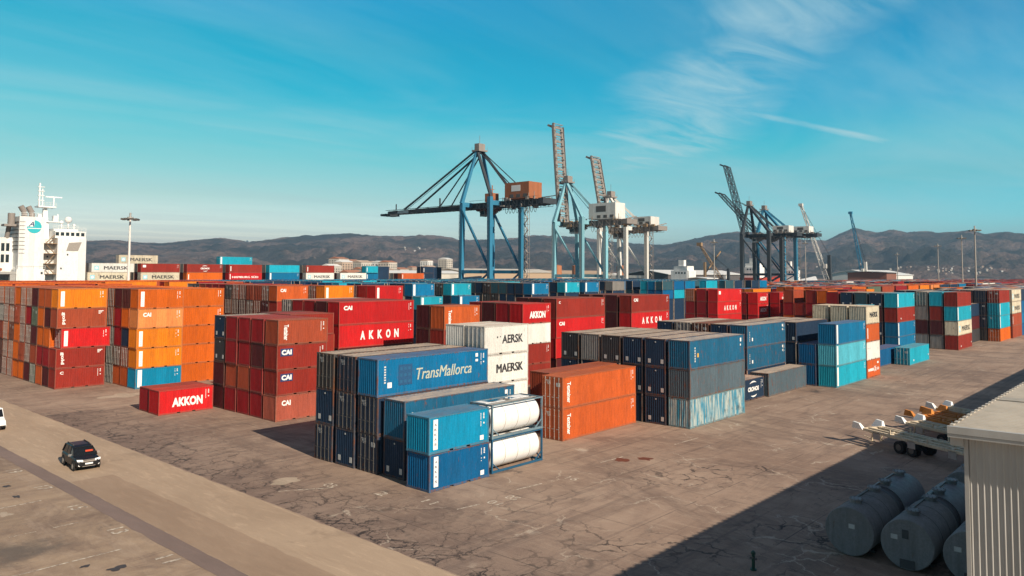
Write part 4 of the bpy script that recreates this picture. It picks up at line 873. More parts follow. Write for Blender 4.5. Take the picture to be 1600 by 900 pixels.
# ------------------------------------------------------------------ black car
def loft(mb, secs, mi=0, cap=True):
    n = len(secs[0]); vs = [p for s in secs for p in s]
    fs = [(k*n+i, k*n+(i+1) % n, (k+1)*n+(i+1) % n, (k+1)*n+i) for k in range(len(secs)-1) for i in range(n)]
    if cap: fs += [tuple(range(n))[::-1], tuple(range(len(vs)-n, len(vs)))]
    mb.add(vs, fs, mi); return mb
def suv(label, x, y, ang, paint, name='parked_car'):
    t = thing(name, label, 'car', (x, y, 0), ang)
    def sec(xx, w_, z0, z1, ch=.10): # rounded section
        h = w_/2
        return [(xx, -h+ch, z0), (xx, h-ch, z0), (xx, h, z0+ch), (xx, h, z1-ch*1.5), (xx, h-ch*1.3, z1), (xx, -h+ch*1.3, z1), (xx, -h, z1-ch*1.5), (xx, -h, z0+ch)]
    b = MB(); loft(b, [sec(-2.15, 1.55, .42, .92), sec(-2.05, 1.72, .30, 1.02), (sec(-1.6, 1.82, .28, 1.06)), sec(0.3, 1.82, .28, 1.05), sec(1.0, 1.80, .28, 1.04), sec(1.75, 1.74, .30, .96), sec(2.05, 1.66, .34, .86), sec(2.16, 1.45, .42, .78)])
    bo = b.build('body', paint, t); md = bo.modifiers.new('bev', 'BEVEL'); md.width = .05; md.segments = 2
    c = MB()
    def cs(xx, w0, w1, z0, z1): return [(xx, -w0/2, z0), (xx, w0/2, z0), (xx, w1/2, z1), (xx, -w1/2, z1)]
    loft(c, [[(-2.02, -.80, 1.0), (-2.02, .80, 1.0), (-1.80, .62, 1.56), (-1.80, -.62, 1.56)], [(-1.5, -.84, 1.02), (-1.5, .84, 1.02), (-1.45, .66, 1.62), (-1.45, -.66, 1.62)], [(.25, -.84, 1.02), (.25, .84, 1.02), (.05, .66, 1.62), (.05, -.66, 1.62)], [(1.15, -.78, 1.0), (1.15, .78, 1.0), (.42, .60, 1.54), (.42, -.60, 1.54)]])
    c.build('window', M['glass_dark'], t)
    r_ = MB(); loft(r_, [[(-1.84, -.64, 1.55), (-1.84, .64, 1.55), (-1.84, .6, 1.60), (-1.84, -.6, 1.60)], [(-1.4, -.69, 1.60), (-1.4, .69, 1.60), (-1.4, .62, 1.68), (-1.4, -.62, 1.68)], [(.05, -.69, 1.60), (.05, .69, 1.60), (.05, .62, 1.68), (.05, -.62, 1.68)], [(.46, -.62, 1.53), (.46, .62, 1.53), (.46, .58, 1.57), (.46, -.58, 1.57)]])
    r_.build('roof', paint, t)
    pl = MB()
    for sg in (-1, 1):
        for (xa, za, xb, zb) in ((1.17, 1.01, .44, 1.56), (.22, 1.02, .02, 1.62), (-.75, 1.02, -.75, 1.62), (-2.0, 1.0, -1.8, 1.57)):
            pl.beam((xa, sg*.825, za), (xb, sg*.655, zb), .07, .06)
    pl.build('pillar', paint, t)
    for sg in (-1, 1):
        g = MB(); g.beam((-1.5, sg*.58, 1.73), (.1, sg*.58, 1.73), .05, .04); g.box(-1.5, sg*.58-.02, 1.66, -1.4, sg*.58+.02, 1.73); g.box(0, sg*.58-.02, 1.66, .1, sg*.58+.02, 1.73); g.build('roof_rail', M['galv_dark'], t)
        g = MB(); g.box(.72, min(sg*.90, sg*1.10), 1.03, .88, max(sg*.90, sg*1.10), 1.19); g.build('mirror', M['chrome'], t)
        g = MB(); g.add([(2.13, sg*.40, .76), (2.06, sg*.80, .80), (1.98, sg*.83, .92), (2.09, sg*.42, .88)], [(0, 1, 2, 3)]); g.add([(2.175, sg*.40, .74), (2.115, sg*.80, .78), (2.03, sg*.84, .92), (2.12, sg*.42, .88)], [(0, 1, 2, 3) if sg > 0 else (3, 2, 1, 0)]); g.build('headlight', M['lens'], t)
        g = MB(); g.cyl((2.10, sg*.66, .50), (2.15, sg*.66, .50), .08, 12); g.build('fog_light', M['lens'], t)
        for xx in (-1.32, 1.34):
            ar = MB(); ar.cyl((xx, sg*.86, .36), (xx, sg*.925, .36), .43, 22); ar.build('wheel_arch', M['rubber'], t)
            wh = MB(); wh.cyl((xx, sg*.70, .34), (xx, sg*.945, .34), .34, 24); ww = wh.build('wheel', M['rubber'], t)
            rm = MB(); rm.cyl((xx, sg*.93, .34), (xx, sg*.955, .34), .21, 10); rm.build('rim', M['galv'], ww)
    g = MB(); g.box(2.10, -.42, .72, 2.175, .42, .83); g.box(2.11, -.42, .86, 2.15, .42, .89); g.build('grille', M['chrome'], t)
    g = MB(); g.box(2.165, -.27, .53, 2.185, .27, .65); g.build('number_plate', M['plate'], t)
    g = MB(); g.box(2.13, -.45, .38, 2.17, .45, .415); g.build('skid_plate', M['chrome'], t)
    g = MB(); g.add([(.94, .05, 1.215), (.94, .60, 1.215), (.80, .58, 1.325), (.80, .08, 1.325)], [(0, 1, 2, 3)]); 
    g.v = [(a+.0, b_, c_+.025) for a, b_, c_ in g.v]; g.build('sun_shade', M['seat_red'], t)
    return t
suv('black SUV with roof rails and lit front parked on the empty lane', 23.0, 66.6, R(-94), M['car_black'])
# white pickup at the left edge
t = thing('parked_van', 'white van cut off by the left edge of the photo', 'van', (22.2, 88.6, 0), R(-90))
b = MB(); loft(b, [[(-2.3, -.9, .35), (-2.3, .9, .35), (-2.3, .85, 1.9), (-2.3, -.85, 1.9)], [(.9, -.92, .35), (.9, .92, .35), (.9, .85, 1.95), (.9, -.85, 1.95)], [(1.5, -.92, .35), (1.5, .92, .35), (1.5, .85, 1.15), (1.5, -.85, 1.15)], [(2.3, -.85, .4), (2.3, .85, .4), (2.2, .8, .95), (2.2, -.8, .95)]])
b.build('body', M['ship_white'], t)
g = MB(); g.add([(.98, -.78, 1.86), (.98, .78, 1.86), (1.47, .80, 1.20), (1.47, -.80, 1.20)], [(3, 2, 1, 0)]); g.v = [(a+.03, b_, c_+.02) for a, b_, c_ in g.v]; g.build('windscreen', M['glass_dark'], t)
for sg in (-1, 1):
    g = MB(); g.box(2.24, sg*.65-.15, .65, 2.30, sg*.65+.15, .85); g.build('headlight', M['lens'], t)
    for xx in (-1.5, 1.5): g = MB(); g.cyl((xx, sg*.7, .33), (xx, sg*.94, .33), .33, 18); g.build('wheel', M['rubber'], t)
g = MB(); g.box(2.25, -.8, .35, 2.35, .8, .5); g.build('bumper', M['steel_black'], t)

# ------------------------------------------------------------------ ship with deck containers
sh = thing('container_ship', 'container ship with white superstructure and teal funnel logo moored at the quay', 'ship', (0, 245, 0))
hb = MB()
def hull(xx, w_, z1): return [(xx, 12-w_*.75, .02), (xx, 12+w_*.75, .02), (xx, 12+w_, z1), (xx, 12-w_, z1)]
loft(hb, [hull(28, 9, 10.5), hull(34, 11.8, 10.4), hull(60, 12, 10.4), hull(190, 12, 10.4), hull(232, 10, 11), hull(262, 1, 13.5)]); hb.build('hull', M['ship_hull'], sh)
def sbx(name, boxes, m, parent=sh):
    mb = MB()
    for b_ in boxes: mb.box(*b_)
    return mb.build(name, m, parent)
# accommodation: faces towards the camera at y=-? (local y 0 = ship side)
sbx('accommodation', [(76.4, 0, 10.45, 84.0, 24, 24.6), (73.6, 3, 10.45, 76.4, 24, 24.4), (66.5, .5, 10.45, 73.6, 22, 15.6), (75.8, .4, 24.6, 84.0, 24, 26.7), (76.5, 4, 26.7, 83.0, 20, 27.4)], M['ship_white'])
sbx('window_band', [(75.9+i*1.35, .38, 25.3, 75.9+i*1.35+.9, .42, 26.3) for i in range(6)]+[(84.0, 1+i*1.8, 25.3, 84.03, 2.2+i*1.8, 26.3) for i in range(12)], M['ship_glass'])
sbx('porthole', [(78.9, -.03, 19.6, 79.3, .01, 20.1), (74.6, 2.97, 19.0, 75.0, 3.01, 19.5), (77.3, -.03, 15.6, 77.7, .01, 16.1), (72.5, .46, 14.2, 73.0, .5, 14.8), (70, .46, 11.6, 70.5, .5, 12.1)], M['ship_glass'])
br = MB(); br.add([(79.4, -.04, 23.3), (82.8, -.04, 23.6), (81.8, -.04, 20.9), (78.7, -.04, 20.9)], [(0, 1, 2, 3)]); br.add([(79.4, -.01, 23.3), (82.8, -.01, 23.6), (81.8, -.01, 20.9), (78.7, -.01, 20.9)], [(3, 2, 1, 0)])
for a, b_ in ((0, 1), (1, 2), (2, 3), (3, 0)): br.f.append((a+4, b_+4, b_, a)); br.m.append(0)
br.build('wing_opening', plain('opening_shade', (.30, .27, .24), .8), sh)
fn_ = sbx('funnel', [(66.9, 1.0, 15.6, 73.2, 12, 30.4), (63.6, 6, 12.6, 66.9, 16, 24.5)], M['ship_white'])
sbx('louvre', [(66.7, 1.2+0, 21+i*1.1, 66.91, 11, 21.25+i*1.1) for i in range(8)]+[(67.0, .92, 20+i*1.1, 68.4, .99, 20.12+i*1.1) for i in range(9)], M['galv_dark'], fn_)
sbx('louvre', [(64.0+1.2*i, 5.9, 17.5+3.2*j, 64.8+1.2*i, 6.01, 19.7+3.2*j) for i in range(2) for j in range(2)], M['ship_glass'], fn_)
lg = MB(); n = 30
lg.cyl((70.6, .93, 27.6), (70.6, .99, 27.6), 1.85, n); lgo = lg.build('funnel_logo', M['ship_teal'], fn_)
l2 = MB(); n = 16
pts = [(70.6+1.86*cos(a), 27.6+1.86*sin(a)) for a in [pi/2+(pi/2)*k/8 for k in range(9)]]+[(70.6, 27.6)]
l2.add([(x, .915, z) for x, z in pts], [tuple(range(len(pts)))]); l2.build('logo_quarter', M['letter_white'], lgo)
l3 = MB(); vs, fs = txt('A', .02, .3); l3.add([(69.1+v[0]*1.5, .90, 27.65+v[1]*1.35) for v in vs], fs); l3.build('logo_letter', M['letter_navy'], lgo)
l4 = MB(); l4.box(68.9, .905, 27.0, 72.4, .925, 27.2); l4.build('logo_wave', M['letter_white'], lgo)
ex = MB()
for a in ((68.6, 3), (70.6, 3.5)): ex.cyl((a[0], a[1], 30.4), (a[0], a[1], 31.6), .75, 14); ex.cyl((a[0], a[1], 31.6), (a[0]-1.0, a[1], 33.4), .75, 14)
ex.cyl((65.7, 4, 28), (65.7, 4, 31.3), .9, 14); ex.box(63.8, 3, 27.6, 66.8, 6, 28.2); ex.cyl((65.4, 6.5, 24.4), (65.6, 5.5, 28), .6, 12); ex.build('exhaust_pipe', M['crane_grey'], sh)
ms = MB(); ms.beam((74.6, 6, 24), (74.6, 6, 33.5), 2.4, 2.2, 0, 1.0, .9); ms.box(72.4, 4.2, 33.5, 77.0, 7.8, 33.9); ms.beam((73.0, 6, 33.9), (73.1, 6, 40.6), .35); ms.beam((73.9, 6, 33.9), (73.8, 6, 39), .25)
for z in (35.5, 36.9, 38.2, 39.4): ms.box(72.6, 5.7, z, 74.3, 6.3, z+.18)
ms.box(74.6, 5.85, 36.6, 79.0, 6.15, 36.9); ms.beam((76.8, 6, 33.9), (76.8, 6, 36.6), .3); ms.box(74.8, 4.5, 29.3, 78.4, 7.5, 29.5); ms.beam((78, 6, 29.5), (78, 6, 31.8), .3); ms.box(76.5, 4.6, 29.5, 77.8, 6, 31.2)
ms.beam((73.2, 6, 26), (73.2, 6, 31.5), 1.0); ms.build('radar_mast', M['ship_white'], sh)
dm = MB()
for cx, cz, r_ in ((80.6, 30.2, 1.0), (78.8, 29.4, .55), (82.2, 28.7, .45)):
    for k in range(6):
        a0, a1 = -pi/2+pi*k/6, -pi/2+pi*(k+1)/6
        dm.cyl((cx, 5, cz+r_*sin(a0)), (cx, 5, cz+r_*sin(a1)), max(.01, r_*cos(a0)), 14, r2=max(.01, r_*cos(a1)), caps=False)
    dm.beam((cx, 5, 27.4), (cx, 5, cz-r_+.1), .35)
dm.build('radome', M['ship_white'], sh, True)
rl = MB()
def rail(mb, x0, x1, y, z, step=1.3):
    mb.beam((x0, y, z+1.05), (x1, y, z+1.05), .06); mb.beam((x0, y, z+.55), (x1, y, z+.55), .05)
    k = int((x1-x0)/step)
    for i in range(k+1): mb.beam((x0+(x1-x0)*i/k, y, z), (x0+(x1-x0)*i/k, y, z+1.05), .06)
for x0, x1, y, z in ((76.4, 83, 4.05, 27.4), (66.5, 73.6, .6, 15.6), (76, 84, .5, 26.7), (72.4, 77, 4.2, 33.9), (66.9, 73.2, 1.1, 30.4), (46, 66, .6, 15.0)): rail(rl, x0, x1, y, z)
rl.build('railing', M['ship_white'], sh)
st = MB()
for k in range(4): z = 14.2+k*2.9; st.box(73.4, .2, z, 76.4, 3, z+.15); st.beam((73.6 if k % 2 else 76.1, .9, z), (76.1 if k % 2 else 73.6, .9, z+2.9), .5, .15); rail(st, 73.4, 76.4, .25, z+.15, .8)
st.build('stair_tower', M['crane_tan'], sh)
dk = MB(); dk.box(46, .5, 14.2, 66.5, 14, 14.9); dk.box(46, 1, 10.45, 47, 13, 14.2); dk.box(65, .6, 10.45, 66.4, 2, 14.2); dk.build('aft_deck', plain('deck_grey', (.35, .34, .32), .7), sh)
lb = MB(); loft(lb, [[(48, 1.2, 13.0), (48, 2.4, 13.0), (48, 2.4, 13.6), (48, 1.2, 13.6)], [(50, .6, 12.2), (50, 3, 12.2), (50, 3, 13.8), (50, .6, 13.8)], [(54, .6, 12.2), (54, 3, 12.2), (54, 3, 13.8), (54, .6, 13.8)], [(56, 1.2, 13), (56, 2.4, 13), (56, 2.4, 13.6), (56, 1.2, 13.6)]])
lbo = lb.build('lifeboat', M['crane_orange'], sh); lbo.location = (7.0, -.9, 2.2)
SB = 12.05
def deckrow(x, tiers, cols=4, y=245.3, dx=None):
    for i in range(cols):
        for l, s in enumerate(tiers):
            c, _, m_ = s.partition(':')
            ddx = dx[l] if dx else 0
            if i == 0:
                pos = ('leftmost bay' if x < 90 else 'bay at x%d' % x)
                container(12.192, 2.75, c.rstrip('!'), x+ddx, y, SB+l*2.75, '%s container%s, %s tier of the %s bay on the ship deck' % (PAL[c.rstrip('!')][0], MW.get(m_.rstrip('!'), ''), ('lower', 'second', 'top')[l], DB[x]), 'containers on the ship deck', m_.rstrip('!'), s.endswith('!'), 1)
            else: DECK.append((x+ddx, y+i*2.6, SB+l*2.75, 12.192, 2.75, ('dr', 'mr', 'gr', 'br')[(i+l) % 4]))
DB = {85: 'leftmost', 100: 'second', 114.5: 'third', 129: 'fourth', 144: 'fifth', 159: 'sixth', 174: 'seventh', 204: 'last'}; DECK = []
deckrow(85, ['iv:maersk!', 'wh:maersk!'], 4, dx=(-.3, .8)); deckrow(100, ['iv:maersk!', 'rb:badge']); deckrow(114.5, ['or:tick', 'rb:cronos'])
deckrow(129, ['rd:hs', 'rb:tick']); deckrow(144, ['mb:cstrip', 'cy']); deckrow(159, ['wh:maersk!', 'rb:tick!']); deckrow(174, ['wh:maersk!'])
deckrow(204, ['ob:tick', ])
container(12.192, 2.75, 'iv', 97.1, 255, SB+5.5, 'weathered ivory container lettered MAERSK, alone on the third tier behind the lamp post', 'containers on the ship deck', 'maersk', True, 1)
container(12.192, 2.75, 'cy', 129.6, 253.1, SB+5.5, 'turquoise container with white edge, alone on the third tier over brick red boxes', 'containers on the ship deck', 'cstrip', True, 1)
for x in (96.8, 129.3):
    for l in range(2): DECK.append((x, 255.6, SB+l*2.75, 12.192, 2.75, 'dr'))
for k in range(3): DECK.append((97.1, 253.1+0*k, SB, 12.192, 5.5, 'dr'))
for (x, c, l) in ((188, 'cy', 1), (188.5, 'mb', 0), (217, 'nb', 0), (217, 'nb', 1), (196, 'bl', 1)): container(6.058, 2.75, c, x, 246+(x % 3), SB+l*2.75 if l == 0 else SB+2.75, '%s short container forward on the ship deck, %s tier, %s' % (PAL[c][0], 'upper' if l else 'lower', {188: 'on turquoise side', 188.5: 'under the blue', 217: 'below the crane', 196: 'near the orange one'}[x]), 'containers on the ship deck', 'tick', False, 1) if not (l == 1 and x == 196) else None
DECK.append((188.2, 246.2+2.6, SB, 12.192, 5.4, 'nb')); DECK.append((217, 248.5, SB, 12.192, 5.4, 'nb'))
DECK.append((188, 246+(188 % 3), SB, 6.0, 2.74, 'mb')) if False else None
mass('deck_container_mass', DECK, 'inner rows of containers on the ship deck behind the outer row')

# ------------------------------------------------------------------ quay cranes
def sts(label, X1, X2, Yw, Yl, zg, apex, tipY, backY, raised=None, cols=('crane_blue', 'crane_deep', 'crane_dark', 'crane_orange'), boomlat=False, w_=1.5, hy=None, house=None, cabY=None, stair=True, grp='ship to shore cranes on the quay'):
    rc = random.Random(int(X1))
    A_, B_, C_, D_ = [M[c] for c in cols[:4]]; xm = (X1+X2)/2
    t = thing('quay_crane', label, 'crane', (xm, (Yw+Yl)/2, 0), 0, grp)
    ox, oy = xm, (Yw+Yl)/2
    def V(x, y, z): return (x-ox, y-oy, z)
    for x in (X1, X2):
        for y in (Yw, Yl):
            g = MB(); g.beam(V(x, y, 2.2), V(x+(2.0 if x == X1 else -2.0)*(0 if y == Yl else .3), y, zg+(3 if y == Yl else 1)), w_, w_, 0, w_*1.15, w_*1.15); lg_ = g.build('leg', A_, t)
            bg_ = MB(); bg_.box(*V(x-4.5, y-.6, 1.1), *V(x+4.5, y+.6, 2.3))
            for k in range(8): bg_.cyl(V(x-4+k*1.14, y-.35, .55), V(x-4+k*1.14, y+.35, .55), .5, 12)
            bg_.build('wheel_truck', C_, lg_)
    def one(nm, mm, *a): MB().beam(*a).build(nm, mm, t)
    for y in (Yw, Yl): one('sill_beam', A_, V(X1, y, 3.4), V(X2, y, 3.4), 1.2, 1.6); one('portal_beam', A_, V(X1+.6, y, zg+.6), V(X2-.6, y, zg+.6), 1.3, 1.9)
    for x in (X1, X2): one('tie_beam', A_, V(x, Yw, zg*.36), V(x, Yl, zg*.36), 1.0, 1.4); one('brace', A_, V(x, Yw, zg-1), V(x, Yl, zg*.38), .8); one('brace', A_, V(x, Yl, zg*.36), V(x, Yw, 4), .6)
    g = MB(); gw = 3.2
    for sg in (-1, 1): g.beam(V(xm+sg*gw, backY, zg+.2), V(xm+sg*gw, Yw+1.5, zg+.2), .9, 2.0)
    k = int((Yw-backY)/4)
    for i in range(k+1): y = backY+(Yw-backY)*i/k; g.beam(V(xm-gw, y, zg+.2), V(xm+gw, y, zg+.2), .4, .8)
    for sg in (-1, 1): g.beam(V(xm+sg*(gw+1.1), backY, zg+1.2), V(xm+sg*(gw+1.1), Yw, zg+1.2), 1.0, .12); g.beam(V(xm+sg*(gw+1.6), backY, zg+2.3), V(xm+sg*(gw+1.6), Yw, zg+2.3), .07)
    for i in range(k+1): y = backY+(Yw-backY)*i/k; g.beam(V(xm+(gw+1.6), y, zg+1.2), V(xm+(gw+1.6), y, zg+2.3), .07)
    g.box(*V(xm-gw-1, backY-2.5, zg-.6), *V(xm+gw+1, backY, zg+1.6)); g.beam(V(xm-gw-1, backY-2, zg+1.6), V(xm+gw+1, backY-2, zg+3), .4)
    g.build('girder', C_, t)
    g = MB()   # hanging cable loops
    for i in range(9):
        y = backY+1+i*1.9
        for q in range(6):
            a0, a1 = pi*q/6, pi*(q+1)/6
            g.beam(V(xm-gw-1.6, y-.8*cos(a0), zg-1-3.0*sin(a0)), V(xm-gw-1.6, y-.8*cos(a1), zg-1-3.0*sin(a1)), .13)
    g.build('festoon_cable', C_, t)
    bm = MB(); hz = (xm, Yw+1.6, zg+.2)
    if raised is None: tip = Vector((xm, tipY, zg+.2))
    else: Lb = tipY; tip = Vector((xm, Yw+1.6+Lb*sin(raised), zg+.2+Lb*cos(raised)))
    hz = Vector(hz)
    if boomlat:
        for sg in (-1, 1): bm.lattice(Vector(V(hz.x+sg*3, hz.y, hz.z)), Vector(V(tip.x+sg*3, tip.y, tip.z)), 2.0, 1.6, 16, .30)
        for i in range(0, 17, 2):
            p = hz.lerp(tip, i/16); bm.beam(V(p.x-3, p.y, p.z), V(p.x+3, p.y, p.z), .3)
    else:
        for sg in (-1, 1): bm.beam(V(hz.x+sg*gw, hz.y, hz.z), V(tip.x+sg*gw*.9, tip.y, tip.z), .9, 1.9, 0, .8, 1.3)
        for i in range(15):
            p = hz.lerp(tip, i/14); bm.beam(V(p.x-gw, p.y, p.z), V(p.x+gw, p.y, p.z), .5, 1.0)
            if raised is not None:
                q2 = hz.lerp(tip, (i+.5)/14); bm.beam(V(p.x-gw, p.y, p.z), V(q2.x+gw, q2.y, q2.z), .28); bm.box(*V(q2.x-gw-.7, q2.y-.8, q2.z-1.2), *V(q2.x-gw+.1, q2.y+.3, q2.z+.4)); bm.beam(V(q2.x-gw-.5, q2.y-.9, q2.z), V(q2.x+gw, q2.y-.9, q2.z), .3)
            if raised is not None or i % 2: bm.beam(V(p.x-gw-1.2, p.y, p.z+1.0), V(p.x+gw+1.2, p.y, p.z+1.0), .15)
        for sg in (-1, 1): bm.beam(V(hz.x+sg*(gw+1.1), hz.y, hz.z+1), V(tip.x+sg*(gw+1.1), tip.y, tip.z+1), .9, .12)
    if raised is None: bm.box(*V(xm-gw-.6, tip.y, zg-1.2), *V(xm+gw+.6, tip.y+5, zg-.2)); bm.beam(V(xm-gw, tip.y-6, zg+1.4), V(xm-gw, tip.y-6, zg+4), .4)
    else: bm.beam(V(tip.x-gw, tip.y, tip.z), V(tip.x-gw, tip.y+3.5, tip.z+1.5), 1.0); bm.beam(V(tip.x+gw, tip.y, tip.z), V(tip.x+gw, tip.y+3.5, tip.z+1.5), 1.0)
    bm.build('boom', C_ if raised is None else M[cols[4]] if len(cols) > 4 else C_, t)
    if raised is None:
        g = MB(); g.box(*V(xm-gw-.55, hz.y+ (tip.y-hz.y)*.72, zg-.5), *V(xm-gw-.48, hz.y+(tip.y-hz.y)*.86, zg+.7)); g.build('sign_board', M['letter_white'], t)
    ap = Vector((xm, Yw-1.0, apex)); g = MB()
    for sg in (-1, 1):
        g.beam(V(X1 if sg < 0 else X2, Yw, zg+1), V(ap.x+sg*1.6, ap.y, ap.z), w_*.95, w_*.95, 0, w_*.6, w_*.6)
    g.build('a_frame', A_, t)
    g = MB()
    for sg in (-1, 1): g.beam(V(X1+1 if sg < 0 else X2-1, Yl, zg+2), V(ap.x+sg*1.4, ap.y, ap.z), w_*.7, w_*.7)
    for sg in (-1, 1): g.beam(V(xm+sg*3, backY+8 if raised is None else backY+14, zg+1.5), V(ap.x+sg*1.2, ap.y, ap.z), .32)
    g.build('backstay', C_ if raised is None else A_, t)
    g = MB(); g.box(*V(ap.x-2.6, ap.y-2.2, ap.z-.6), *V(ap.x+2.6, ap.y+2.2, ap.z+.1)); g.box(*V(ap.x-1.9, ap.y-1.4, ap.z+.1), *V(ap.x+1.9, ap.y+1.2, ap.z+2.8))
    for a in ((-2.5, -2.1), (2.5, -2.1), (2.5, 2.1), (-2.5, 2.1)): g.beam(V(ap.x+a[0], ap.y+a[1], ap.z), V(ap.x+a[0], ap.y+a[1], ap.z+1.3), .1)
    g.beam(V(ap.x, ap.y, ap.z+2.8), V(ap.x, ap.y, ap.z+6.5), .12); g.build('head_platform', M['crane_grey'], t)
    g = MB()
    if raised is None:
        for sg in (-1, 1):
            g.beam(V(ap.x+sg*1.8, ap.y+1, ap.z-.5), V(xm+sg*gw, hz.y+(tip.y-hz.y)*.78, zg+1.2), .62)
            g.beam(V(ap.x+sg*1.4, ap.y+1, ap.z-2), V(xm+sg*gw, hz.y+(tip.y-hz.y)*.34, zg+1.2), .42)
        for sg in (-1, 1): g.beam(V(ap.x+sg*.6, ap.y+1, ap.z), V(xm+sg*1.2, hz.y+(tip.y-hz.y)*.85, zg+1.4), .14)
        g.beam(V(xm-gw, hz.y+(tip.y-hz.y)*.34, zg+1), V(xm-gw, hz.y+(tip.y-hz.y)*.34, zg+5), .5)
    else:
        q = hz.lerp(tip, .5)
        for sg in (-1, 1): g.beam(V(ap.x+sg*1.6, ap.y, ap.z-1), V(xm+sg*gw, q.y, q.z), .3)
    g.build('forestay', C_, t)
    hy = hy or (backY+9); hb_ = MB(); hw = 4.0; hh, hl = house or (6.4, 13)
    hb_.box(*V(xm-hw, hy, zg+2.0), *V(xm+hw, hy+hl, zg+2.0+hh)); ho = hb_.build('machinery_house', D_, t)
    sg_ = MB(); sg_.box(*V(xm-hw-.05, hy+hl*.35, zg+2+hh*.45), *V(xm-hw-.004, hy+hl*.72, zg+2+hh*.82)); sg_.build('sign_board', M['letter_white'] if D_ is M['crane_orange'] else M['galv_dark'], ho)
    for i in range(5):
        if i == 3: continue
    vv = MB()
    for i in range(3): vv.box(*V(xm-hw-.05, hy+1+i*3.6, zg+2.5), *V(xm-hw-.004, hy+3+i*3.6, zg+3.8))
    vv.build('louvre', M['galv_dark'], ho)
    g = MB()
    for i in range(46):
        yy = rc.uniform(backY, Yw+1); xx = xm+rc.choice((-1, 1))*rc.uniform(gw-.4, gw+1.6); zz = zg+rc.choice((1.2, 1.2, -1.0, -1.6)); q = rc.uniform(.3, 1.1)
        g.box(*V(xx-q/2, yy-q, zz), *V(xx+q/2, yy+q, zz+rc.uniform(.4, 1.5)))
    for yy in (backY+2, backY+5, Yl-2, Yl+4): g.beam(V(xm-gw-1, yy, zg+1.2), V(xm-gw-1, yy, zg+rc.uniform(2.6, 4.5)), .18)
    g.build('deck_equipment', M['crane_grey'] if C_ is not M['crane_grey'] else M['crane_tan'], t)
    g = MB()
    for y0_, y1_, x_ in ((backY, Yw, xm-gw-1.9), (backY, Yw, xm+gw+1.9)):
        n_ = int((y1_-y0_)/2)
        for i in range(n_):
            ya, yb = y0_+(y1_-y0_)*i/n_, y0_+(y1_-y0_)*(i+1)/n_
            g.beam(V(x_, ya, zg-1.2), V(x_, yb, zg+1.0) if i % 2 else V(x_, yb, zg-1.2), .12); g.beam(V(x_, ya, zg-1.2), V(x_, ya, zg+1.2), .1)
        g.beam(V(x_, y0_, zg-1.2), V(x_, y1_, zg-1.2), .14); g.beam(V(x_, y0_, zg+2.3), V(x_, y1_, zg+2.3), .08)
    for x_, y_ in ((X1, Yw), (X1, Yl), (X2, Yl)):
        for sg in (-.3, .3): g.beam(V(x_-w_*.75, y_+sg, 3), V(x_-w_*.75, y_+sg, zg), .09)
        for k in range(int(zg/1.5)): g.beam(V(x_-w_*.75, y_-.3, 3+k*1.5), V(x_-w_*.75, y_+.3, 3+k*1.5), .09)
    g.build('ladder', C_ if C_ is not M['crane_light'] else M['crane_grey'], t)
    c = MB(); cy_ = cabY or (Yw-7); c.box(*V(xm-2.6, cy_, zg-4.2), *V(xm+.6, cy_+3, zg-1.2)); cb = c.build('operator_cab', M['crane_white'] if D_ is not M['crane_orange'] else M['crane_grey'], t)
    c = MB(); c.box(*V(xm-2.65, cy_+.4, zg-3.4), *V(xm-2.61, cy_+2.6, zg-1.9)); c.box(*V(xm-2.2, cy_+3.0, zg-3.6), *V(xm+.3, cy_+3.04, zg-1.8)); c.build('window', M['ship_glass'], cb)
    tr = MB(); tr.box(*V(xm-3, cy_-4, zg-1.1), *V(xm+3, cy_+5, zg-.4)); 
    for i in range(4): tr.cyl(V(xm-3.3, cy_-3+i*2.4, zg-1.6), V(xm+3.3, cy_-3+i*2.4, zg-1.6), .45, 10)
    for i in range(7): tr.box(*V(xm-2.4, cy_-3+i, zg-2.6-(i % 3)*.5), *V(xm+2.4, cy_-2.6+i, zg-1.1))
    tr.build('trolley', M['crane_grey'] if D_ is not M['crane_orange'] else plain('trolley_rust', (.16, .05, .035), .7), t)
    if D_ is M['crane_orange']:
        c = MB(); c.box(*V(xm-4.8, Yl+3, zg+1.5), *V(xm-1.2, Yl+7.5, zg+5.0)); c.beam(V(xm-3, Yl+5, zg+5), V(xm-3, Yl+5, zg+8.5), .3); c.box(*V(xm-4.2, Yl+4.8, zg+6.6), *V(xm-1.8, Yl+5.2, zg+6.8)); c.build('electric_cabin', D_, t)
    if stair:
        s_ = MB(); x0, y0 = X2+1.6, Yl-1.4
        for k in range(int(zg/2.4)):
            z = 2+k*2.4; s_.beam(V(x0, y0-1, z), V(x0, y0+1, z+2.4), .7, .12) if k % 2 else s_.beam(V(x0, y0+1, z), V(x0, y0-1, z+2.4), .7, .12)
            s_.box(*V(x0-.6, y0-1.4, z), *V(x0+.6, y0+1.4, z+.1))
            for a in (-.6, .6):
                for b_ in (-1.4, 1.4): s_.beam(V(x0+a, y0+b_, z), V(x0+a, y0+b_, z+2.4), .14)
        s_.build('stair_tower', M['crane_grey'], t)
        s_ = MB(); s_.cyl(V(X1-1.4, Yl+.2, 7), V(X1+.3, Yl+.2, 7), 2.6, 22); s_.build('cable_reel', C_, t)
    return t
sts('blue quay crane with boom lowered over the ship and orange machinery house', 224.5, 243.5, 231.5, 215, 43.0, 67.5, 288, 194, hy=199, house=(6.6, 13))
sts('light blue quay crane with raised grey boom and white machinery house', 286, 305, 231.5, 215, 38.2, 59.5, 48.5, 196, raised=R(4.5), cols=('crane_light', 'crane_light', 'crane_grey', 'crane_white', 'crane_grey'), hy=200, house=(7.4, 15), w_=1.7)
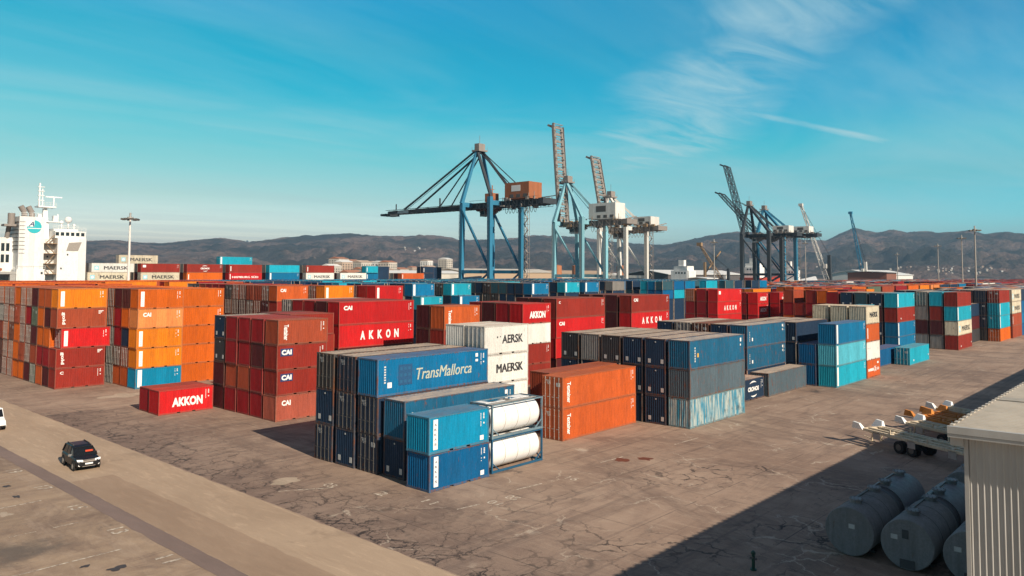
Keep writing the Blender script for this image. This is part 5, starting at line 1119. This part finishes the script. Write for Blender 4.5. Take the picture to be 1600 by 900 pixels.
sts('white and grey quay crane with raised boom behind the light blue crane', 322.5, 341.5, 231.5, 215, 37, 55, 39, 202, raised=R(11), cols=('crane_white', 'crane_grey', 'crane_grey', 'crane_white', 'crane_grey'), hy=204, house=(4.4, 10), w_=1.6)
sts('dark quay crane with tall lattice boom raised, leftmost of the far pair', 489, 509, 233, 214, 40.5, 62, 51, 200, raised=R(15.5), cols=('crane_dark', 'crane_dark', 'crane_dark', 'crane_white', 'crane_dark'), boomlat=True, hy=203, house=(4.4, 11), w_=2.0, stair=True)
sts('dark blue quay crane with lattice boom half raised, behind the far crane', 513, 533, 233, 214, 41, 60.5, 44, 196, raised=R(43), cols=('crane_blue', 'crane_dark', 'crane_dark', 'crane_white', 'crane_dark'), boomlat=True, hy=199, house=(4.4, 11), w_=2.0, stair=True)
def mobile_crane(label, x, y, tipz, dx, mc, body, s=1.0):
    t = thing('mobile_harbour_crane', label, 'crane', (x, y, 0), 0, 'mobile harbour cranes beyond the quay cranes')
    g = MB(); g.box(-8*s, -5*s, 1.5, 8*s, 5*s, 3.4)
    for k in range(7): g.cyl((-7*s+k*2.3*s, -5.2*s, .9), (-7*s+k*2.3*s, 5.2*s, .9), .9, 12)
    g.build('chassis', M['crane_dark'], t)
    g = MB(); g.beam((0, 0, 3.4), (0, 0, 26*s), 3.0*s, 3.0*s, 0, 2.0*s, 2.0*s); g.box(-3*s, -6*s, 3.6, 3*s, 2*s, 8); g.build('tower', body, t)
    g = MB(); g.box(-2.4*s, 1.2*s, 17*s, 0, 3.4*s, 20*s); g.build('operator_cab', M['crane_white'], t)
    g = MB(); g.lattice((0, 1.5, 9*s), (dx*.0, dx, tipz), 3.0*s, 1.3*s, 22, .34*s, t2=.2*s); g.box(-1.2, dx-1.6, tipz-1, 1.2, dx+1.6, tipz+1.2); g.build('boom', mc, t)
    g = MB(); g.beam((.8, 0, 26*s), (.8, dx, tipz), .14); g.beam((-.8, 0, 26*s), (-.8, dx, tipz), .14); g.build('stay_cable', M['crane_dark'], t)
    return t
mobile_crane('mobile harbour crane with pale lattice boom, right of the dark quay cranes', 620, 222, 71, 22, M['crane_white'], M['crane_dark'], 1.15)
mobile_crane('mobile harbour crane with slim blue lattice boom before the hills', 716, 225, 70, 12, M['crane_blue'], M['crane_white'], 1.0)
mobile_crane('short dark mobile crane with yellow boom lying low near the white shed', 455, 226, 34, 20, M['crane_tan'], M['crane_dark'], .7)

# ------------------------------------------------------------------ lamp masts
def mast(label, x, y, h, m, s=1.0):
    t = thing('lamp_mast', label, 'lamp mast', (x, y, 0), .7, 'high lamp masts in the port')
    g = MB(); g.cyl((0, 0, 0), (0, 0, h), .42*s, 12, r2=.20*s); g.build('pole', m, t)
    g = MB(); g.cyl((0, 0, h-.1), (0, 0, h+.25), .7*s, 14); g.beam((-2.1*s, 0, h-.1), (2.1*s, 0, h-.1), .12*s); g.beam((0, -1.6*s, h-.1), (0, 1.6*s, h-.1), .12*s); g.cyl((0, 0, h+.25), (0, 0, h+1.3), .25*s, 8); g.build('head_frame', M['galv'], t)
    for k in range(8):
        a = 2*pi*k/8; px, py = 2.0*s*cos(a), 1.6*s*sin(a); g = MB(); g.box(px-.42*s, py-.3*s, h-.55, px+.42*s, py+.3*s, h-.12); g.build('lamp_head', M['galv_dark'], t)
    return t
mast('tall white lamp mast in front of the ship containers', 77.4, 197, 28.3, M['pole_white'], 1.0)
mast('tall lamp mast at the far right, nearest of its row', 307, 60, 31, M['pole_grey'], .95)
mast('lamp mast just left of the tallest one at right', 431, 90, 33.5, M['pole_grey'], 1.0)
mast('thin lamp mast between two taller ones at right', 544, 127, 33.5, M['pole_grey'], 1.0)
mast('distant lamp mast right of the blue mobile crane', 641, 178, 30.5, M['pole_grey'], 1.0)
mast('lamp mast left of the dark quay cranes', 330, 171, 30, M['pole_grey'], .9)
mast('lamp mast amid the far cranes, before their legs', 440, 171, 33, M['pole_grey'], .9)

# ------------------------------------------------------------------ port sheds and far ships
def shed(label, x, y, w_, d_, h_, roofm, wallm, ridge=2.0, name='shed'):
    t = thing(name, label, name, (x, y, 0))
    g = MB(); g.box(0, 0, 0, w_, d_, h_); g.add([(-.01, 0, h_), (-.01, d_, h_), (-.01, d_/2, h_+ridge-.1)], [(0, 2, 1)]); g.add([(w_+.01, 0, h_), (w_+.01, d_, h_), (w_+.01, d_/2, h_+ridge-.1)], [(0, 1, 2)]); g.build('wall', wallm, t)
    g = MB(); loft(g, [[(-1, -1, h_), (-1, -1, h_+.4), (-1, d_/2, h_+ridge+.4), (-1, d_+1, h_+.4), (-1, d_+1, h_), (-1, d_/2, h_+ridge)], [(w_+1, -1, h_), (w_+1, -1, h_+.4), (w_+1, d_/2, h_+ridge+.4), (w_+1, d_+1, h_+.4), (w_+1, d_+1, h_), (w_+1, d_/2, h_+ridge)]]); g.build('roof', roofm, t)
    g = MB(); k = max(2, int(w_/12))
    for i in range(k): xx = (i+.3)*w_/k; g.box(xx, -.06, .2, xx+4, -.004, min(5, h_*.7))
    g.build('door', M['galv_dark'], t)
    return t
plain('shed_wall', (.10, .09, .09), .8); plain('shed_tan', (.42, .30, .20), .8); plain('roof_white', (.72, .71, .68), .5); plain('house_wall', (.50, .46, .40), .8, 0, .2, .1); plain('house_cream', (.44, .33, .25), .8, 0, .2, .1)
plain('tile_roof', (.36, .15, .08), .8); plain('brick_shed', (.22, .09, .06), .8)
shed('long dark shed with bright white roof left of the dark cranes', 540, 320, 130, 40, 14, M['roof_white'], M['shed_wall'], 3.5)
shed('brown walled shed right of the dark cranes', 655, 190, 26, 30, 16, M['shed_wall'], M['brick_shed'], 1)
shed('white roofed shed at the foot of the hills, right', 800, 240, 120, 50, 14, M['roof_white'], M['roof_white'], 5)
shed('low white shed behind the blue crane', 370, 470, 90, 30, 14, M['roof_white'], M['house_wall'], 2)
shed('tan storage hall between the blue cranes', 460, 470, 120, 40, 15, M['house_wall'], M['shed_tan'], 3)
shed('pale hall behind the white crane', 600, 500, 120, 40, 14, M['shed_tan'], M['house_wall'], 3)
shed('narrow white office block beside the light blue crane', 405, 215, 12, 12, 12, M['roof_white'], M['house_wall'], .6)
def otank(label, x, y, r_, h_):
    t = thing('storage_silo', label, 'storage tank', (x, y, 0), 0, 'terracotta tanks behind the quay cranes'); g = MB(); g.cyl((0, 0, 0), (0, 0, h_), r_, 24); g.build('shell', plain('terracotta', (.42, .16, .07), .7), t)
    g = MB(); g.cyl((0, 0, h_), (0, 0, h_+r_*.18), r_*1.02, 24, r2=r_*.2); g.build('roof', M['terracotta'], t)
for i, (x, y) in enumerate(((508, 408), (528, 402), (560, 378))): otank(('left', 'middle', 'right')[i]+' terracotta tank of three behind the light blue crane', x, y, 4.2, 21)
def far_ship(label, x, y, L_, col, sup, h_=9, n=2):
    t = thing('cargo_ship', label, 'ship', (x, y, 0), 0, 'cargo ships across the basin')
    g = MB(); loft(g, [[(0, -6, .02), (0, 6, .02), (0, 7, h_), (0, -7, h_)], [(L_*.8, -7, .02), (L_*.8, 7, .02), (L_*.8, 8, h_), (L_*.8, -8, h_)], [(L_, -.5, .02), (L_, .5, .02), (L_*1.06, .8, h_+3), (L_*1.06, -.8, h_+3)]]); g.build('hull', col, t)
    g = MB(); g.box(4, -6, h_, 16, 6, h_+8); g.box(6, -5, h_+8, 15, 5, h_+11); g.box(7, -2, h_+11, 10, 2, h_+15); g.build('superstructure', sup, t)
    g = MB(); [g.box(3.95, -5+2.2*i, h_+5.8, 4.0-.004, -4+2.2*i, h_+7) for i in range(4)]; g.build('window', M['ship_glass'], t)
    for i in range(n):
        g = MB(); xx = 28+i*(L_-45)/max(1, n-1) if n > 1 else 40; g.beam((xx, 0, h_), (xx, 0, h_+14), 1.6); g.beam((xx, 0, h_+6), (xx+12, -6, h_+22), .8); g.build('deck_crane', M['crane_tan'], t)
far_ship('red hulled ship half hidden behind the dark crane legs', 560, 262, 70, plain('hull_red', (.45, .05, .02), .6), M['ship_white'], 12, 0)
far_ship('small white ship among the legs of the far cranes', 600, 250, 60, M['ship_white'], M['ship_white'], 10, 0)
far_ship('white service ship beyond the white crane', 452, 262, 60, M['crane_grey'], M['ship_white'], 9, 1)

# ------------------------------------------------------------------ hills
SKYL = [(-300, 392), (-100, 388), (60, 386), (133, 385), (180, 383), (215, 386), (250, 388), (300, 383), (345, 379), (390, 384), (430, 379), (470, 374), (520, 371), (560, 370), (600, 372), (680, 371), (740, 378), (800, 375), (840, 370), (900, 372), (980, 380), (1035, 383), (1060, 378), (1110, 368), (1150, 361), (1180, 362), (1240, 372), (1290, 374), (1312, 364), (1335, 355), (1370, 361), (1395, 357), (1418, 360), (1440, 358), (1480, 359), (1515, 355), (1540, 361), (1575, 358), (1600, 361), (1750, 366), (1900, 372), (2100, 380)]
def skyh(u):
    for (a, ya), (b_, yb) in zip(SKYL, SKYL[1:]):
        if a <= u <= b_: return ya+(yb-ya)*(u-a)/(b_-a)
    return 390
def hill_z(x, y):
    az = YAW-math.atan2(y, x); r = math.hypot(x, y)
    u = 800+F*math.tan(max(-1.1, min(1.1, az)))
    c_ = 1/math.cos(max(-1.1, min(1.1, az)))
    crest = (425-(u-800)*.0048-skyh(u))/F/c_
    R0 = 5200+700*noise.noise((az*4, 2.2, 0))
    H_ = crest*R0+15.4
    p = Vector((x/820, y/820, 1.7))
    rid = 1-abs(noise.fractal(p, .9, 2.1, 5))*1.6
    rid2 = 1-abs(noise.fractal(p*2.7, .9, 2.1, 4))*1.5
    if r < R0:
        k = max(0, (r-2300)/(R0-2300)); e_ = k*k*(3-2*k)
        front = .42*math.exp(-((r-3500)/650)**2)*(.6+.8*noise.noise((az*9, 5.0, .5)))
        h = H_*max(e_*(.62+.38*rid*(1-e_)+.38*e_), front*(.6+.4*rid))+H_*.38*(rid2-.6)*min(1, k*3)*(1-.80*e_)+H_*.10*(1-abs(noise.fractal(p*6.3, .9, 2.1, 3))*1.6-.6)*min(1, k*4)*(1-.7*e_)
    else: h = H_*max(.25, 1-(r-R0)/2600)+14*rid2
    edge = min(1, max(0, (r-2300)/300))
    return h*edge-1.5*(1-edge)
hm = MB(); NA, NR = 520, 110; vs = []
a0, a1 = YAW-.95, YAW+.95
for i in range(NA+1):
    az = a0+(a1-a0)*i/NA
    for j in range(NR+1):
        r = 2250+(7600-2250)*(j/NR)**1.15; x, y = r*cos(az), r*sin(az); vs.append((x, y, hill_z(x, y)))
fs = [(i*(NR+1)+j, i*(NR+1)+j+1, (i+1)*(NR+1)+j+1, (i+1)*(NR+1)+j)[::-1] for i in range(NA) for j in range(NR)]
hm.add(vs, fs)
def hill_fn(t, b):
    v = nd(t, 'ShaderNodeTexCoord').outputs['Object']
    c = mixc(t, noi(t, v, .0016, 8, .62, .5, lo=.44, hi=.56), (.075, .068, .062), (.27, .185, .155))
    c = mixc(t, noi(t, v, .007, 8, .72, .4, lo=.48, hi=.58, a=0, b=.8), c, (.035, .040, .034))
    c = mixc(t, noi(t, v, .012, 8, .75, .6, lo=.62, hi=.70, a=0, b=.8), c, (.40, .30, .24))
    L(t, c, b.inputs['Base Color'])
    bp = nd(t, 'ShaderNodeBump', Strength=1.0, Distance=90); L(t, noi(t, v, .01, 8, .7), bp.inputs['Height']); L(t, bp.outputs[0], b.inputs['Normal'])
ho = hm.build('hills', mat('scrub_hills', rough=.95, fn=hill_fn, spec=.1), smooth=True); tag(ho, None, None, kind='structure')
# distant blue peak
pk = MB(); nP = 40; vs = []
for i in range(nP+1):
    for j in range(13):
        s_ = (i-nP/2)/(nP/2); d_ = (j-6)/6
        az = YAW-math.atan((386-800)/F)+s_*.055; r = 10300+d_*900
        h = max(0, 1-abs(s_)*1.02)**1.25*395*(1-d_*d_)*(1+.22*noise.noise((i*.33, j*.4, 0))); vs.append((r*cos(az), r*sin(az), max(-5, h)))
pk.add(vs, [(i*13+j, i*13+j+1, (i+1)*13+j+1, (i+1)*13+j)[::-1] for i in range(nP) for j in range(12)])
tag(pk.build('mountain', bpy.data.materials['scrub_hills'], smooth=True), None, None, kind='structure')
# ------------------------------------------------------------------ town and hillside houses
NHS = [0]
UNSEEN = set((2, 3, 4, 5, 6, 7, 9, 10, 12, 13, 14, 15, 16, 17, 19, 20, 21, 22, 23, 25, 27, 29, 32, 35, 36, 37, 38, 39, 40, 42, 43, 44, 45, 46, 47, 48, 49, 51, 53, 54, 55, 56, 57, 58, 60, 61, 62, 64, 65, 67, 68, 69, 70,)) #UNSEENEND
def house(x, y, z, w_, d_, h_, m, rm, label, grp, ang=0, win=True):
    NHS[0] += 1
    if NHS[0] in UNSEEN: return
    t = thing('house', label, 'house', (x, y, z), ang, grp); IDX[t.name] = NHS[0]
    g = MB(); g.box(0, 0, -4, w_, d_, h_); g.build('wall', m, t)
    g = MB(); loft(g, [[(-.4, -.4, h_), (-.4, d_+.4, h_), (-.4, d_/2, h_+w_*.12)], [(w_+.4, -.4, h_), (w_+.4, d_+.4, h_), (w_+.4, d_/2, h_+w_*.12)]]); g.build('roof', rm, t)
    if win:
        g = MB(); k = max(2, int(w_/5)); fl = max(1, int(h_/3.4))
        for a in range(k):
            for b_ in range(fl): g.box((a+.3)*w_/k, -.12, 1+b_*3.3, (a+.7)*w_/k, -.02, 2.6+b_*3.3); g.box(-.12, (a+.3)*d_/k, 1+b_*3.3, -.02, (a+.7)*d_/k, 2.6+b_*3.3)
        g.build('window', M['ship_glass'], t)
rt_ = random.Random(21)
def dirpx(u, r): az = YAW-math.atan((u-800)/F); return r*cos(az), r*sin(az)
HM = [M['house_wall'], M['house_cream'], M['roof_white'], M['house_wall']]
for i in range(70):
    u = rt_.choice([rt_.uniform(500, 710), rt_.uniform(500, 710), rt_.uniform(780, 1010), rt_.uniform(200, 500)]); r = rt_.uniform(950, 1900); x, y = dirpx(u, r)
    hh = rt_.choice([8, 10, 14, 18, 24, 30]) if 510 < u < 700 else rt_.choice([7, 9, 12])
    house(x, y, 0, rt_.uniform(14, 30), rt_.uniform(12, 20), hh+r*.004, rt_.choice(HM), rt_.choice([M['tile_roof'], M['roof_white'], M['house_cream']]), 'pale town building beyond the harbour at the foot of the hills', 'pale town buildings beyond the harbour', .3)
VIL = [(1465, 30, 411, 423, 70), (1375, 12, 404, 412, 6), (1290, 16, 408, 414, 8), (1545, 22, 410, 423, 18), (1430, 30, 386, 394, 8), (645, 14, 386, 396, 10)]
for uc, us, ya, yb, cnt in VIL:
    k = 0
    for tr_ in range(1500):
        u = rt_.gauss(uc, us); r = rt_.uniform(2500, 4600); x, y = dirpx(u, r); z = hill_z(x, y)
        py = 425-(u-800)*.0048-(z-HC)/(r*cos(math.atan((u-800)/F)))*F
        if ya < py < yb:
            sc_ = .42 if uc == 1465 else .5
            house(x, y, z, rt_.uniform(10, 20)*sc_, rt_.uniform(9, 14)*sc_, rt_.uniform(6, 9)*sc_, rt_.choice(HM), rt_.choice([M['tile_roof'], M['roof_white']]), 'small pale house on the hillside beyond the port', 'small pale houses on the hillside', .5, False); k += 1
            if k >= cnt: break
# ------------------------------------------------------------------ haze
hz_ = MB(); hz_.box(-2800, -8800, -7, 13000, 11500, 440); hzo = hz_.build('haze', mat('haze_air')); tag(hzo, 'thin pale haze in the air', 'haze', kind='stuff')
t = bpy.data.materials['haze_air'].node_tree; t.nodes.clear(); o_ = t.nodes.new('ShaderNodeOutputMaterial'); pv = t.nodes.new('ShaderNodeVolumePrincipled')
pv.inputs['Color'].default_value = (.38, .62, .84, 1); pv.inputs['Density'].default_value = .00012; pv.inputs['Anisotropy'].default_value = .2
t.links.new(pv.outputs[0], o_.inputs['Volume'])
hzo.display_type = 'WIRE'
print('containers', NCT[0], 'objects', len(bpy.data.objects))
